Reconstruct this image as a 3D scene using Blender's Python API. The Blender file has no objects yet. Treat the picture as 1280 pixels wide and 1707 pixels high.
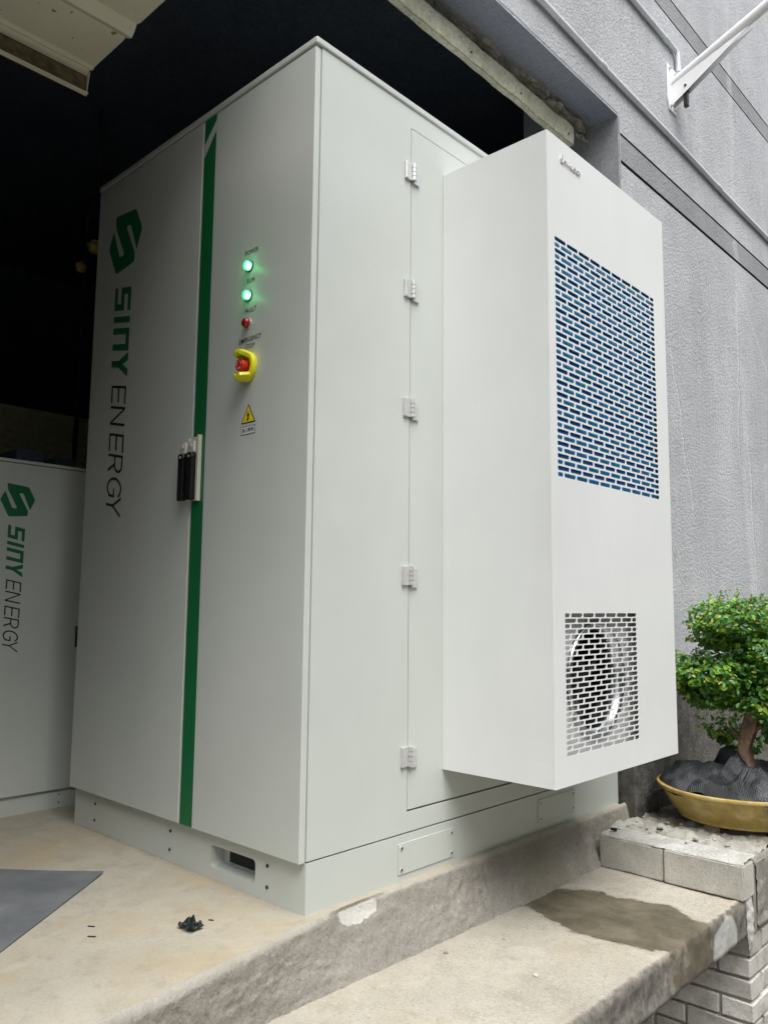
import bpy, bmesh, math, random
from mathutils import Vector, Matrix, noise
random.seed(7)
PI = math.pi
scene = bpy.context.scene
C = bpy.context.scene.collection

# ------------------------------------------------------------------ camera
CY, CP, CR = 0.75264, 0.114856, 0.009935
fw = Vector((-math.sin(CY)*math.cos(CP), math.cos(CY)*math.cos(CP), math.sin(CP)))
rt = Vector((math.cos(CY), math.sin(CY), 0)); up = rt.cross(fw)
r2 = rt*math.cos(CR)+up*math.sin(CR); u2 = -rt*math.sin(CR)+up*math.cos(CR)
cam_d = bpy.data.cameras.new('camera'); cam = bpy.data.objects.new('camera', cam_d); C.objects.link(cam)
M = Matrix((r2, u2, -fw)).transposed().to_4x4(); M.translation = Vector((1.46882, -1.3131, 0.72234))
cam.matrix_world = M
cam_d.sensor_fit = 'HORIZONTAL'; cam_d.sensor_width = 36; cam_d.lens = 1340.46/1280*36
cam_d.clip_start = 0.02; cam_d.clip_end = 500
scene.camera = cam

# ------------------------------------------------------------------ light
SUN_EL, SUN_AZ_DIR = math.radians(62), Vector((0.87, -0.49, 0)).normalized()
w = bpy.data.worlds.new('World'); scene.world = w; w.use_nodes = True
nt = w.node_tree; nt.nodes.clear()
out = nt.nodes.new('ShaderNodeOutputWorld'); bg = nt.nodes.new('ShaderNodeBackground')
sky = nt.nodes.new('ShaderNodeTexSky'); sky.sky_type = 'NISHITA'; sky.sun_disc = False
sky.sun_elevation = SUN_EL; sky.sun_rotation = math.atan2(SUN_AZ_DIR.x, SUN_AZ_DIR.y)
sky.air_density = 1.0; sky.dust_density = 3.0; sky.ozone_density = 1.0
hs = nt.nodes.new('ShaderNodeHueSaturation'); hs.inputs['Saturation'].default_value = 0.22
nt.links.new(sky.outputs[0], hs.inputs['Color']); nt.links.new(hs.outputs[0], bg.inputs['Color'])
bg.inputs['Strength'].default_value = 0.13
nt.links.new(bg.outputs[0], out.inputs[0])
sd = bpy.data.lights.new('sun', 'SUN'); sd.energy = 2.0; sd.angle = math.radians(45); sd.color = (1, .985, .96)
so = bpy.data.objects.new('sun', sd); C.objects.link(so); so.location = (6, -4, 8)
sdir = Vector((SUN_AZ_DIR.x*math.cos(SUN_EL), SUN_AZ_DIR.y*math.cos(SUN_EL), math.sin(SUN_EL)))
so.rotation_euler = sdir.to_track_quat('Z', 'Y').to_euler()
vs = scene.view_settings; vs.view_transform = 'Standard'; vs.look = 'None'; vs.exposure = 0.95; vs.gamma = 1
vs.use_curve_mapping = False
scene.render.resolution_x = 767; scene.render.resolution_y = 1024

# ------------------------------------------------------------------ materials
def new_mat(name):
    m = bpy.data.materials.new(name); m.use_nodes = True
    return m, m.node_tree, m.node_tree.nodes['Principled BSDF']
def N(t, k, **kw):
    n = t.nodes.new(k)
    for a, b in kw.items():
        if a in n.inputs: n.inputs[a].default_value = b
        else: setattr(n, a, b)
    return n
def L(t, a, b): t.links.new(a, b)
def objco(t): return N(t, 'ShaderNodeNewGeometry').outputs['Position']
def ramp(t, src, stops, interp='LINEAR'):
    r = N(t, 'ShaderNodeValToRGB'); r.color_ramp.interpolation = interp
    e = r.color_ramp.elements
    while len(e) < len(stops): e.new(0.5)
    for i, (p, c) in enumerate(stops):
        e[i].position = p; e[i].color = c if len(c) == 4 else (*c, 1)
    L(t, src, r.inputs[0]); return r.outputs[0]
def mix(t, a, b, f, mode='MIX'):
    n = N(t, 'ShaderNodeMix', data_type='RGBA', blend_type=mode)
    for s, v in ((n.inputs[6], a), (n.inputs[7], b), (n.inputs[0], f)):
        if hasattr(v, 'links'): L(t, v, s)
        elif isinstance(v, (int, float)): s.default_value = v
        else: s.default_value = (*v, 1)
    return n.outputs[2]
def mth(t, op, a, b=0.0, clamp=False):
    n = N(t, 'ShaderNodeMath', operation=op, use_clamp=clamp)
    for i, v in enumerate((a, b)):
        if hasattr(v, 'links'): L(t, v, n.inputs[i])
        else: n.inputs[i].default_value = v
    return n.outputs[0]
def ntex(t, scale, detail=4, rough=.55, co=None, dist=0.0, stretch=None):
    n = N(t, 'ShaderNodeTexNoise', Scale=scale, Detail=detail, Roughness=rough, Distortion=dist)
    c = co or objco(t)
    if stretch:
        mp = N(t, 'ShaderNodeMapping'); mp.inputs['Scale'].default_value = stretch; L(t, c, mp.inputs[0]); c = mp.outputs[0]
    L(t, c, n.inputs['Vector']); return n.outputs[0]
def bump(t, b, h, strength=.3, dist=.01, chain=None):
    n = N(t, 'ShaderNodeBump', Strength=strength, Distance=dist); L(t, h, n.inputs['Height'])
    if chain: L(t, chain, n.inputs['Normal'])
    L(t, n.outputs[0], b.inputs['Normal']); return n.outputs[0]
def simple(name, col, rough=.5, metal=0.0, var=.06, vs_=8, bmp=0.0, bs=200, coat=0.0):
    m, t, b = new_mat(name)
    f = ntex(t, vs_, 5)
    lo = tuple(max(0, c*(1-var)) for c in col); hi = tuple(min(1, c*(1+var)) for c in col)
    L(t, ramp(t, f, [(.3, lo), (.7, hi)]), b.inputs['Base Color'])
    b.inputs['Roughness'].default_value = rough; b.inputs['Metallic'].default_value = metal
    b.inputs['Coat Weight'].default_value = coat
    if bmp: bump(t, b, ntex(t, bs, 3), bmp, .002)
    return m
def powder(name, col, rough, grime=0.06):
    # powder coated sheet metal: faint orange peel, faint handling marks
    m, t, b = new_mat(name)
    f = ntex(t, 3.0, 6, .6); g = ntex(t, 40, 4, .7)
    c = ramp(t, f, [(.3, tuple(x*(1-grime) for x in col)), (.65, col)])
    c = mix(t, c, tuple(x*.8 for x in col), mth(t, 'MULTIPLY', ramp(t, g, [(.62, (0,0,0)), (.75, (1,1,1))]), .12))
    sm = ramp(t, ntex(t, 2.4, 5, .6, stretch=(1, 1, .35)), [(.5, (0,0,0)), (.75, (1,1,1))])
    c = mix(t, c, tuple(x*.86 for x in col), mth(t, 'MULTIPLY', sm, .5))
    fl = ramp(t, ntex(t, 70, 3, .5), [(.715, (0,0,0)), (.73, (1,1,1))])
    c = mix(t, c, tuple(x*.5 for x in col), mth(t, 'MULTIPLY', fl, .15))
    L(t, c, b.inputs['Base Color'])
    rr = ramp(t, ntex(t, 6, 5), [(.3, (rough-.06,)*3), (.7, (rough+.08,)*3)]); L(t, rr, b.inputs['Roughness'])
    b.inputs['Specular IOR Level'].default_value = .45
    bump(t, b, ntex(t, 900, 2), .10, .0006)
    return m
M_CAB = powder('cabinet_grey_paint', (.53, .56, .525), .34)
M_AC = powder('air_conditioner_white_paint', (.70, .715, .70), .36, .05)
M_GREEN = powder('green_paint', (.008, .135, .045), .35)
M_LOGO = simple('green_vinyl', (.008, .14, .05), .4, var=.05)
M_BLACKTXT = simple('black_vinyl', (.012, .012, .013), .4)
M_BLACK = simple('black_plastic', (.008, .008, .009), .35, var=.1)
M_DARK = simple('dark_inside', (.012, .013, .015), .8)
M_CREAM = simple('cream_plastic', (.55, .54, .46), .45, var=.05)
M_ZINC = simple('brushed_zinc', (.66, .66, .65), .38, .6, var=.08, vs_=60)
M_CHROME = simple('chrome', (.75, .75, .76), .18, 1.0, var=.03)
M_SCREW = simple('dark_screw', (.06, .06, .065), .4, .6)
M_YELLOW = simple('yellow_plastic', (.70, .68, .015), .38, var=.04)
M_STICK = simple('yellow_sticker', (.75, .62, .02), .4, var=.03)
M_RED = simple('red_plastic', (.60, .025, .015), .25, var=.05)
M_REDLENS = simple('red_lens', (.30, .008, .01), .15, var=.05, coat=.5)
M_WHITEST = simple('white_sticker', (.6, .62, .62), .5, var=.02)
M_POLE = simple('white_pole_paint', (.80, .80, .80), .4, var=.04, vs_=20, bmp=.05)
M_PVC = simple('white_conduit', (.62, .65, .67), .45, var=.06, vs_=14)
M_BRASS = simple('brass', (.65, .48, .16), .35, .3)
M_PIPEDK = simple('dark_pipe', (.03, .03, .03), .6)
M_COIL_BACK = simple('coil_dark', (.02, .14, .40), .5)
m, t, b = new_mat('condenser_fins'); M_COIL = m
f = ntex(t, 30, 3, co=None, stretch=(1, 1, 1))
L(t, ramp(t, f, [(.3, (.015, .20, .44)), (.5, (.015, .27, .46)), (.7, (.025, .20, .56))]), b.inputs['Base Color'])
b.inputs['Roughness'].default_value = .35; b.inputs['Metallic'].default_value = .35
m, t, b = new_mat('green_lamp_lens'); M_LED = m
b.inputs['Base Color'].default_value = (.05, .7, .3, 1); b.inputs['Emission Color'].default_value = (.12, 1, .42, 1)
lw = N(t, 'ShaderNodeLayerWeight', Blend=.35)
L(t, ramp(t, lw.outputs['Facing'], [(0, (.8, 1, .9)), (.16, (.35, 1, .6)), (.4, (.02, .75, .22)), (1, (.0, .25, .06))]), b.inputs['Emission Color']); b.inputs['Emission Strength'].default_value = 1.0

def concrete(name, c0, c1, scale=3, bmp=.35, bs=90, rough=.85, extra=None, grit=1.0):
    m, t, b = new_mat(name)
    a = ntex(t, scale, 8, .62); g = ntex(t, scale*9, 6, .7, dist=.4); s = ntex(t, bs*2.2, 3, .65)
    c = ramp(t, a, [(.3, c0), (.68, c1)])
    c = mix(t, c, tuple(x*.62 for x in c0), mth(t, 'MULTIPLY', ramp(t, g, [(.52, (0,0,0)), (.72, (1,1,1))]), .45))
    c = mix(t, c, tuple(min(1, x*1.3) for x in c1), mth(t, 'MULTIPLY', ramp(t, s, [(.54, (0,0,0)), (.66, (1,1,1))]), .5*grit))
    s2 = ntex(t, bs*1.6, 4, .7)
    c = mix(t, c, tuple(x*.55 for x in c0), mth(t, 'MULTIPLY', ramp(t, s2, [(.54, (0,0,0)), (.64, (1,1,1))]), .5*grit))
    rgh = None
    if extra: c, rgh = extra(t, c)
    L(t, c, b.inputs['Base Color'])
    if rgh is not None: L(t, rgh, b.inputs['Roughness'])
    else: b.inputs['Roughness'].default_value = rough
    n1 = bump(t, b, ntex(t, bs, 5, .65), bmp, .004)
    bump(t, b, ntex(t, bs*5, 3, .6), bmp*.6, .0012, n1)
    b.inputs['Specular IOR Level'].default_value = .3
    return m
def sep(t):
    s = N(t, 'ShaderNodeSeparateXYZ'); L(t, objco(t), s.inputs[0]); return s.outputs
def blob(t, cx, cy, rx, ry, warp=.25, ws=9, p=2.0, edge=.04, third=None):
    # 1 inside a warped ellipse in world x,y (or given axes)
    o = sep(t); ax, ay = third or (0, 1)
    wn = mth(t, 'MULTIPLY', mth(t, 'SUBTRACT', ntex(t, ws, 5, .6), .5), warp*2)
    dx = mth(t, 'POWER', mth(t, 'ABSOLUTE', mth(t, 'DIVIDE', mth(t, 'SUBTRACT', o[ax], cx), rx)), p)
    dy = mth(t, 'POWER', mth(t, 'ABSOLUTE', mth(t, 'DIVIDE', mth(t, 'SUBTRACT', o[ay], cy), ry)), p)
    s = mth(t, 'ADD', mth(t, 'ADD', dx, dy), wn)
    n = N(t, 'ShaderNodeMapRange', clamp=True); L(t, s, n.inputs[0])
    n.inputs[1].default_value = 1-edge; n.inputs[2].default_value = 1+edge; n.inputs[3].default_value = 1; n.inputs[4].default_value = 0
    return n.outputs[0]
def floor_extra(t, c):
    f = ramp(t, ntex(t, 2.6, 7, .65, dist=.6), [(.44, (0,0,0)), (.60, (1,1,1))])
    c = mix(t, c, (.36, .285, .165), mth(t, 'MULTIPLY', f, .5))
    sp = ramp(t, ntex(t, 7, 8, .75, dist=.8), [(.60, (0,0,0)), (.72, (1,1,1))])
    c = mix(t, c, (.20, .175, .13), mth(t, 'MULTIPLY', sp, .5))
    wh = ramp(t, ntex(t, 4.5, 8, .7, dist=1.2), [(.55, (0,0,0)), (.7, (1,1,1))])
    c = mix(t, c, (.50, .48, .43), mth(t, 'MULTIPLY', wh, .35))
    pin = ramp(t, ntex(t, 140, 2, .5), [(.70, (0,0,0)), (.74, (1,1,1))])
    c = mix(t, c, (.10, .09, .075), mth(t, 'MULTIPLY', pin, .5))
    return c, ramp(t, ntex(t, 5, 5), [(.3, (.55,)*3), (.7, (.8,)*3)])
M_FLOOR = concrete('screed_floor', (.30, .275, .22), (.43, .40, .33), 1.6, .2, 70, extra=floor_extra, grit=.38)
def ledge_extra(t, c):
    sp = ramp(t, ntex(t, 3.3, 7, .65), [(.5, (0,0,0)), (.68, (1,1,1))])
    c = mix(t, c, (.34, .285, .18), mth(t, 'MULTIPLY', sp, .45))
    pin = ramp(t, ntex(t, 120, 3, .6), [(.62, (0,0,0)), (.68, (1,1,1))])
    c = mix(t, c, (.13, .12, .10), mth(t, 'MULTIPLY', pin, .45))
    dk = ramp(t, ntex(t, 6, 8, .75), [(.56, (0,0,0)), (.70, (1,1,1))])
    c = mix(t, c, (.17, .155, .12), mth(t, 'MULTIPLY', dk, .45))
    o = sep(t)
    # outer face is darker and mottled, with pale plaster smears
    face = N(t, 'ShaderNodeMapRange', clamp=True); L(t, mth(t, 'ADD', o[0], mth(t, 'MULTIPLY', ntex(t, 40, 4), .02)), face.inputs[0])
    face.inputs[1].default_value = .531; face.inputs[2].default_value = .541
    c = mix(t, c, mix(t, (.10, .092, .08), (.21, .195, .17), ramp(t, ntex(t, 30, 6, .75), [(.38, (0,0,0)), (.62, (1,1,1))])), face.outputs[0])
    sm = blob(t, 1.13, -.235, .085, .075, .5, 14, 2, .1, (1, 2))
    c = mix(t, c, (.44, .44, .41), mth(t, 'MULTIPLY', sm, .85))
    wet = blob(t, .335, .895, .255, .178, 1.3, 6.0, 2.2, .05)
    c = mix(t, c, tuple((.23, .205, .16)), mth(t, 'MULTIPLY', blob(t, .335, .895, .270, .190, 1.3, 6.0, 2.2, .16), .6))
    c = mix(t, c, mix(t, (.050, .043, .028), (.15, .13, .088), ramp(t, ntex(t, 9, 7, .7), [(.35, (0,0,0)), (.65, (1,1,1))])), mth(t, 'MULTIPLY', wet, .93))
    r = mix(t, (.85,)*3, mix(t, (.22,)*3, (.6,)*3, ntex(t, 14, 5, .7)), wet)
    return c, r
M_LEDGE = concrete('ledge_concrete', (.31, .287, .235), (.45, .42, .355), 2.5, .6, 80, extra=ledge_extra, grit=.7)
def kerb_extra(t, c):
    w1 = blob(t, .155, -.018, .065, .026, 1.1, 26, 2, .06, (1, 2))
    c = mix(t, c, (.52, .51, .47), mth(t, 'MULTIPLY', w1, .9))
    o = sep(t)
    top = N(t, 'ShaderNodeMapRange', clamp=True)
    L(t, mth(t, 'ADD', o[2], mth(t, 'MULTIPLY', mth(t, 'SUBTRACT', ntex(t, 12, 5), .5), .03)), top.inputs[0])
    top.inputs[1].default_value = -.016; top.inputs[2].default_value = -.002
    c = mix(t, c, (.38, .36, .31), mth(t, 'MULTIPLY', top.outputs[0], .8))
    gr = blob(t, .93, -.13, .13, .10, .8, 9, 2, .5, (1, 2))
    c = mix(t, c, (.20, .185, .13), mth(t, 'MULTIPLY', gr, .6))
    return c, None
M_KERB = concrete('trowelled_cement', (.22, .204, .178), (.31, .29, .255), 3, 1.0, 80, extra=kerb_extra)
M_BLOCK = concrete('concrete_block_face', (.40, .385, .335), (.53, .515, .46), 9, .3, 120)
M_MORTAR = concrete('pale_mortar', (.34, .335, .31), (.50, .495, .465), 10, .5, 60)
M_DKSLAB = concrete('rough_dark_concrete', (.17, .16, .135), (.28, .265, .23), 12, .6, 60)
def brick_extra(t, c):
    oi = N(t, 'ShaderNodeObjectInfo').outputs['Random']
    c = mix(t, c, (.25, .235, .205), mth(t, 'MULTIPLY', oi, .5))
    dr = ramp(t, ntex(t, 16, 6, .7), [(.5, (0,0,0)), (.66, (1,1,1))])
    return mix(t, c, (.20, .19, .165), mth(t, 'MULTIPLY', dr, .5)), None
M_BRICK = concrete('whitewashed_brick', (.52, .50, .455), (.64, .62, .575), 14, .6, 90, extra=brick_extra)
M_BRICKJ = concrete('brick_joint_mortar', (.30, .285, .26), (.42, .40, .37), 20, .5, 120)
M_GROUND = concrete('yard_ground', (.16, .155, .145), (.24, .23, .215), 1.5, .4, 40)
M_BLOCKER = concrete('light_blocker_render', (.06, .07, .06), (.10, .11, .095), 1.0, .3, 20)
M_ROUGHBEAM = concrete('spalled_cement', (.09, .088, .075), (.40, .385, .31), 13, 1.0, 24)
M_CREAMBEAM = concrete('cream_cement', (.30, .295, .215), (.52, .51, .40), 9, .7, 40)
M_SOFFIT = concrete('slate_blue_paint', (.17, .185, .23), (.21, .225, .275), 3, .25, 50, rough=.6)
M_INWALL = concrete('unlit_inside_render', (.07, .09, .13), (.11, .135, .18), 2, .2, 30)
M_TANWALL = concrete('tan_dado_paint', (.70, .62, .40), (.80, .74, .52), 1.2, .15, 30)
def low_cement_shade(t, c, o):
    # bare cement skirting at the wall foot, plus painted shade behind the pot
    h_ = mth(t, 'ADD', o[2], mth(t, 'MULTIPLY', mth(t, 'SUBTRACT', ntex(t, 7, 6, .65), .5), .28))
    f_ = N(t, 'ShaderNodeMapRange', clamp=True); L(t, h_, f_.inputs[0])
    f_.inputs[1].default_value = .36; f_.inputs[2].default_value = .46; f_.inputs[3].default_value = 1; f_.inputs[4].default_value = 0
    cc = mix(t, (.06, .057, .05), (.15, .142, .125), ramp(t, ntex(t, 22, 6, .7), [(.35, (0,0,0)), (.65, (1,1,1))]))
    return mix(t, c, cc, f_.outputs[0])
def stucco(name, base0, base1):
    m, t, b = new_mat(name)
    a = ntex(t, 1.7, 7, .68, dist=.5); v = N(t, 'ShaderNodeTexVoronoi', Scale=150); L(t, objco(t), v.inputs['Vector'])
    c = ramp(t, a, [(.32, base0), (.68, base1)])
    hole = ramp(t, ntex(t, 110, 4, .7), [(.36, (1,1,1)), (.46, (0,0,0))])
    c = mix(t, c, tuple(x*.42 for x in base0), mth(t, 'MULTIPLY', hole, .5))
    gr = ramp(t, ntex(t, 75, 3, .6), [(.5, (0,0,0)), (.66, (1,1,1))])
    c = mix(t, c, tuple(x*1.22 for x in base1), mth(t, 'MULTIPLY', gr, .3))
    o = sep(t)
    # repaired crack: pale vertical smear with a fine dark line
    wv = mth(t, 'MULTIPLY', mth(t, 'SUBTRACT', ntex(t, 1.6, 5, .6, stretch=(0, 0, 1)), .5), .35)
    for yy, wd, am in ((2.87, .045, .55), (3.75, .03, .5), (2.35, .012, .25)):
        dd = mth(t, 'ABSOLUTE', mth(t, 'ADD', mth(t, 'SUBTRACT', o[1], yy), wv))
        pale = N(t, 'ShaderNodeMapRange', clamp=True); L(t, mth(t, 'ADD', dd, mth(t, 'MULTIPLY', ntex(t, 14, 5), .06)), pale.inputs[0])
        pale.inputs[1].default_value = wd; pale.inputs[2].default_value = wd+.03; pale.inputs[3].default_value = 1; pale.inputs[4].default_value = 0
        c = mix(t, c, (.56, .56, .57), mth(t, 'MULTIPLY', pale.outputs[0], am))
    crk = mth(t, 'ABSOLUTE', mth(t, 'SUBTRACT', ntex(t, 1.3, 7, .62, dist=.3), .5))
    cr = ramp(t, crk, [(0, (1,1,1)), (.0022, (0,0,0))])
    c = mix(t, c, (.11, .11, .115), mth(t, 'MULTIPLY', cr, .35))
    # rain streaks
    st = ramp(t, ntex(t, 5, 4, .6, stretch=(1, 1, .08)), [(.45, (0,0,0)), (.7, (1,1,1))])
    c = mix(t, c, tuple(x*.80 for x in base0), mth(t, 'MULTIPLY', st, .4))
    for yy, zz, sl, l_ in ((2.1, 1.5, .25, .42), (2.95, 1.0, .03, .7), (2.82, 1.9, -.06, .5), (3.1, 2.2, .9, .35)):
        # plastered-over cracks: pale thin line with a dark edge
        ln = mth(t, 'ADD', mth(t, 'SUBTRACT', o[1], yy), mth(t, 'MULTIPLY', mth(t, 'SUBTRACT', o[2], zz), sl))
        ln = mth(t, 'ADD', ln, mth(t, 'MULTIPLY', mth(t, 'SUBTRACT', ntex(t, 5, 5, .6), .5), .12))
        a_ = mth(t, 'ABSOLUTE', ln)
        m1 = ramp(t, a_, [(0, (1,1,1)), (.007, (1,1,1)), (.012, (0,0,0))])
        m2 = ramp(t, mth(t, 'ABSOLUTE', mth(t, 'SUBTRACT', ln, .011)), [(0, (1,1,1)), (.0035, (0,0,0))])
        fz = ramp(t, mth(t, 'ABSOLUTE', mth(t, 'SUBTRACT', o[2], zz)), [(l_*.8, (1,1,1)), (l_, (0,0,0))])
        c = mix(t, c, (.60, .60, .60), mth(t, 'MULTIPLY', mth(t, 'MULTIPLY', m1, fz), .6))
        c = mix(t, c, (.14, .14, .15), mth(t, 'MULTIPLY', mth(t, 'MULTIPLY', m2, fz), .7))
    c = low_cement_shade(t, c, o)
    L(t, c, b.inputs['Base Color']); b.inputs['Roughness'].default_value = .75
    b.inputs['Specular IOR Level'].default_value = .35
    n1 = bump(t, b, ntex(t, 85, 4, .7), 1.0, .009)
    bump(t, b, ntex(t, 4, 5), .3, .03, n1)
    return m
M_JAMB = concrete('jamb_render', (.20, .205, .22), (.27, .275, .285), 5, .3, 60, extra=lambda t, c: (low_cement_shade(t, c, sep(t)), None))
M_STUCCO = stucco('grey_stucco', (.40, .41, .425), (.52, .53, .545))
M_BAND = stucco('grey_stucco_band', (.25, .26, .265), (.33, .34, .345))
M_GROOVE = simple('groove_shadow_paint', (.045, .047, .05), .8)
m, t, b = new_mat('cream_sheet_metal'); M_SHEET = m
c = ramp(t, ntex(t, 4, 6), [(.3, (.74, .70, .54)), (.7, (.84, .80, .63))])
sp = ramp(t, ntex(t, 34, 3, .5), [(.70, (0,0,0)), (.73, (1,1,1))])
c = mix(t, c, (.10, .07, .04), mth(t, 'MULTIPLY', sp, .8))
L(t, c, b.inputs['Base Color']); b.inputs['Roughness'].default_value = .45
M_SHEETDIRT = simple('rusty_flange', (.16, .12, .07), .6, var=.5, vs_=40)
m, t, b = new_mat('dark_mat_surface'); M_MAT = m
c = ramp(t, ntex(t, 5, 7, .65), [(.35, (.10, .108, .115)), (.62, (.155, .163, .17)), (.8, (.26, .265, .27))])
L(t, c, b.inputs['Base Color']); L(t, ramp(t, ntex(t, 8, 5), [(.3, (.35,)*3), (.7, (.6,)*3)]), b.inputs['Roughness'])
bump(t, b, ntex(t, 60, 4), .15, .002)
m, t, b = new_mat('yellow_glaze'); M_GLAZE = m
c = ramp(t, ntex(t, 9, 8, .72), [(.32, (.26, .165, .04)), (.5, (.43, .30, .08)), (.68, (.60, .47, .20))])
st = ramp(t, ntex(t, 9, 6, .7, stretch=(1, 1, .25)), [(.52, (0,0,0)), (.75, (1,1,1))])
c = mix(t, c, (.17, .09, .02), mth(t, 'MULTIPLY', st, .6))
L(t, c, b.inputs['Base Color']); b.inputs['Roughness'].default_value = .34; bump(t, b, ntex(t, 25, 5), .15, .004)
M_CLAY = concrete('bare_clay', (.22, .17, .12), (.32, .26, .20), 20, .4, 90)
M_BARK = concrete('brown_bark', (.11, .065, .04), (.27, .17, .12), 24, .9, 40)
m, t, b = new_mat('leaf_green'); M_LEAF = m
g = N(t, 'ShaderNodeNewGeometry')
cl = ramp(t, ntex(t, 9, 3), [(.35, (0,0,0)), (.65, (1,1,1))])
rr = ramp(t, g.outputs['Random Per Island'], [(0, (.015, .08, .02)), (.3, (.04, .17, .03)), (.58, (.12, .32, .035)), (.82, (.28, .48, .04)), (.97, (.40, .46, .05)), (1, (.36, .18, .04))])
c = mix(t, rr, (.02, .085, .02), mth(t, 'MULTIPLY', cl, .45))
L(t, c, b.inputs['Base Color']); b.inputs['Roughness'].default_value = .38
tr = N(t, 'ShaderNodeBsdfTranslucent'); L(t, mix(t, c, (.35, .6, .05), .4), tr.inputs[0])
ms = N(t, 'ShaderNodeMixShader'); ms.inputs[0].default_value = .3
L(t, b.outputs[0], ms.inputs[1]); L(t, tr.outputs[0], ms.inputs[2]); L(t, ms.outputs[0], t.nodes['Material Output'].inputs[0])
m, t, b = new_mat('shade_net'); M_NET = m
uv = N(t, 'ShaderNodeUVMap').outputs[0]
def wv(dr, sc):
    n = N(t, 'ShaderNodeTexWave', bands_direction=dr, Scale=sc, Distortion=1.2); n.inputs['Detail Scale'].default_value = 3
    L(t, uv, n.inputs['Vector']); return n.outputs[1]
k = mth(t, 'MAXIMUM', mth(t, 'POWER', wv('X', 15), 3), mth(t, 'MULTIPLY', mth(t, 'POWER', wv('Y', 13), 3), .6))
k2 = mth(t, 'MULTIPLY', k, ramp(t, ntex(t, 14, 3), [(.44, (.04,)*3), (.60, (1,)*3)]))
L(t, mix(t, (.006, .008, .010), (.10, .105, .118), k2), b.inputs['Base Color']); b.inputs['Roughness'].default_value = .5
bump(t, b, k, .6, .003)
m, t, b = new_mat('metal_fan_ring'); M_FANRING = m
b.inputs['Base Color'].default_value = (.6, .61, .63, 1); b.inputs['Metallic'].default_value = 1; b.inputs['Roughness'].default_value = .22
bump(t, b, ntex(t, 60, 3), .05, .002)
M_LIDDIRT = powder('lid_paint_with_dust', (.53, .56, .52), .5, .2)

# ------------------------------------------------------------------ mesh helpers
class MB:
    def __init__(s): s.bm = bmesh.new(); s.uv = None
    def box(s, x0, x1, y0, y1, z0, z1):
        v = [s.bm.verts.new(p) for p in ((x0,y0,z0),(x1,y0,z0),(x1,y1,z0),(x0,y1,z0),(x0,y0,z1),(x1,y0,z1),(x1,y1,z1),(x0,y1,z1))]
        for f in ((0,3,2,1),(4,5,6,7),(0,1,5,4),(1,2,6,5),(2,3,7,6),(3,0,4,7)): s.bm.faces.new([v[i] for i in f])
        return s
    def cyl(s, p0, p1, r0, r1=None, n=20, caps=True):
        r1 = r0 if r1 is None else r1
        p0, p1 = Vector(p0), Vector(p1); d = (p1-p0).normalized()
        a = d.orthogonal().normalized(); b_ = d.cross(a)
        A = [s.bm.verts.new(p0+(a*math.cos(i*2*PI/n)+b_*math.sin(i*2*PI/n))*r0) for i in range(n)]
        B = [s.bm.verts.new(p1+(a*math.cos(i*2*PI/n)+b_*math.sin(i*2*PI/n))*r1) for i in range(n)]
        for i in range(n): s.bm.faces.new((A[i], A[(i+1)%n], B[(i+1)%n], B[i]))
        if caps: s.bm.faces.new(A[::-1]); s.bm.faces.new(B)
        return s
    def tube(s, pts, rad, n=12, caps=True, jit=0.0):
        pts = [Vector(p) for p in pts]
        rad = rad if isinstance(rad, (list, tuple)) else [rad]*len(pts)
        rings = []; a = None
        for i, p in enumerate(pts):
            d = (pts[min(i+1, len(pts)-1)]-pts[max(i-1, 0)]).normalized()
            a = d.orthogonal().normalized() if a is None else (a-d*a.dot(d)).normalized()
            b_ = d.cross(a)
            rings.append([s.bm.verts.new(p+(a*math.cos(k*2*PI/n)+b_*math.sin(k*2*PI/n))*rad[i]*(1+jit*noise.noise(Vector((k*1.3, i*.7, rad[0]*99))))) for k in range(n)])
        for i in range(len(rings)-1):
            for k in range(n): s.bm.faces.new((rings[i][k], rings[i][(k+1)%n], rings[i+1][(k+1)%n], rings[i+1][k]))
        if caps: s.bm.faces.new(rings[0][::-1]); s.bm.faces.new(rings[-1])
        return s
    def poly(s, pts, thick=None):
        v = [s.bm.verts.new(p) for p in pts]; f = s.bm.faces.new(v)
        if thick:
            r = bmesh.ops.extrude_face_region(s.bm, geom=[f])
            bmesh.ops.translate(s.bm, vec=thick, verts=[g for g in r['geom'] if isinstance(g, bmesh.types.BMVert)])
        return s
    def build(s, name, mat, parent=None, bevel=0, segs=2, smooth=None, label=None, kind=None, normals=True):
        if normals: bmesh.ops.recalc_face_normals(s.bm, faces=s.bm.faces)
        me = bpy.data.meshes.new(name)
        if parent is not None:
            off = Vector(parent.get('_o', (0,0,0))); bmesh.ops.translate(s.bm, vec=-off, verts=s.bm.verts)
        s.bm.to_mesh(me); s.bm.free()
        for m_ in (mat if isinstance(mat, (list, tuple)) else [mat]): me.materials.append(m_)
        o = bpy.data.objects.new(name, me); C.objects.link(o)
        if parent is not None: o.parent = parent; o['_o'] = parent.get('_o', (0,0,0))
        if smooth: me.shade_smooth(); me.set_sharp_from_angle(angle=math.radians(smooth))
        if bevel:
            bv = o.modifiers.new('b', 'BEVEL'); bv.width = bevel; bv.segments = segs; bv.limit_method = 'ANGLE'; bv.angle_limit = math.radians(40)
        if label: o['label'] = label
        if kind: o['kind'] = kind
        return o
def thing(name, label, cat, loc=(0,0,0), group=None):
    o = bpy.data.objects.new(name, None); C.objects.link(o); o.location = loc; o['_o'] = loc
    o['label'] = label; o['category'] = cat
    if group: o['group'] = group
    return o
def tag(o, label, cat, group=None):
    o['label'] = label; o['category'] = cat
    if group: o['group'] = group
    return o
def struct(o): o['kind'] = 'structure'; return o
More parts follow.
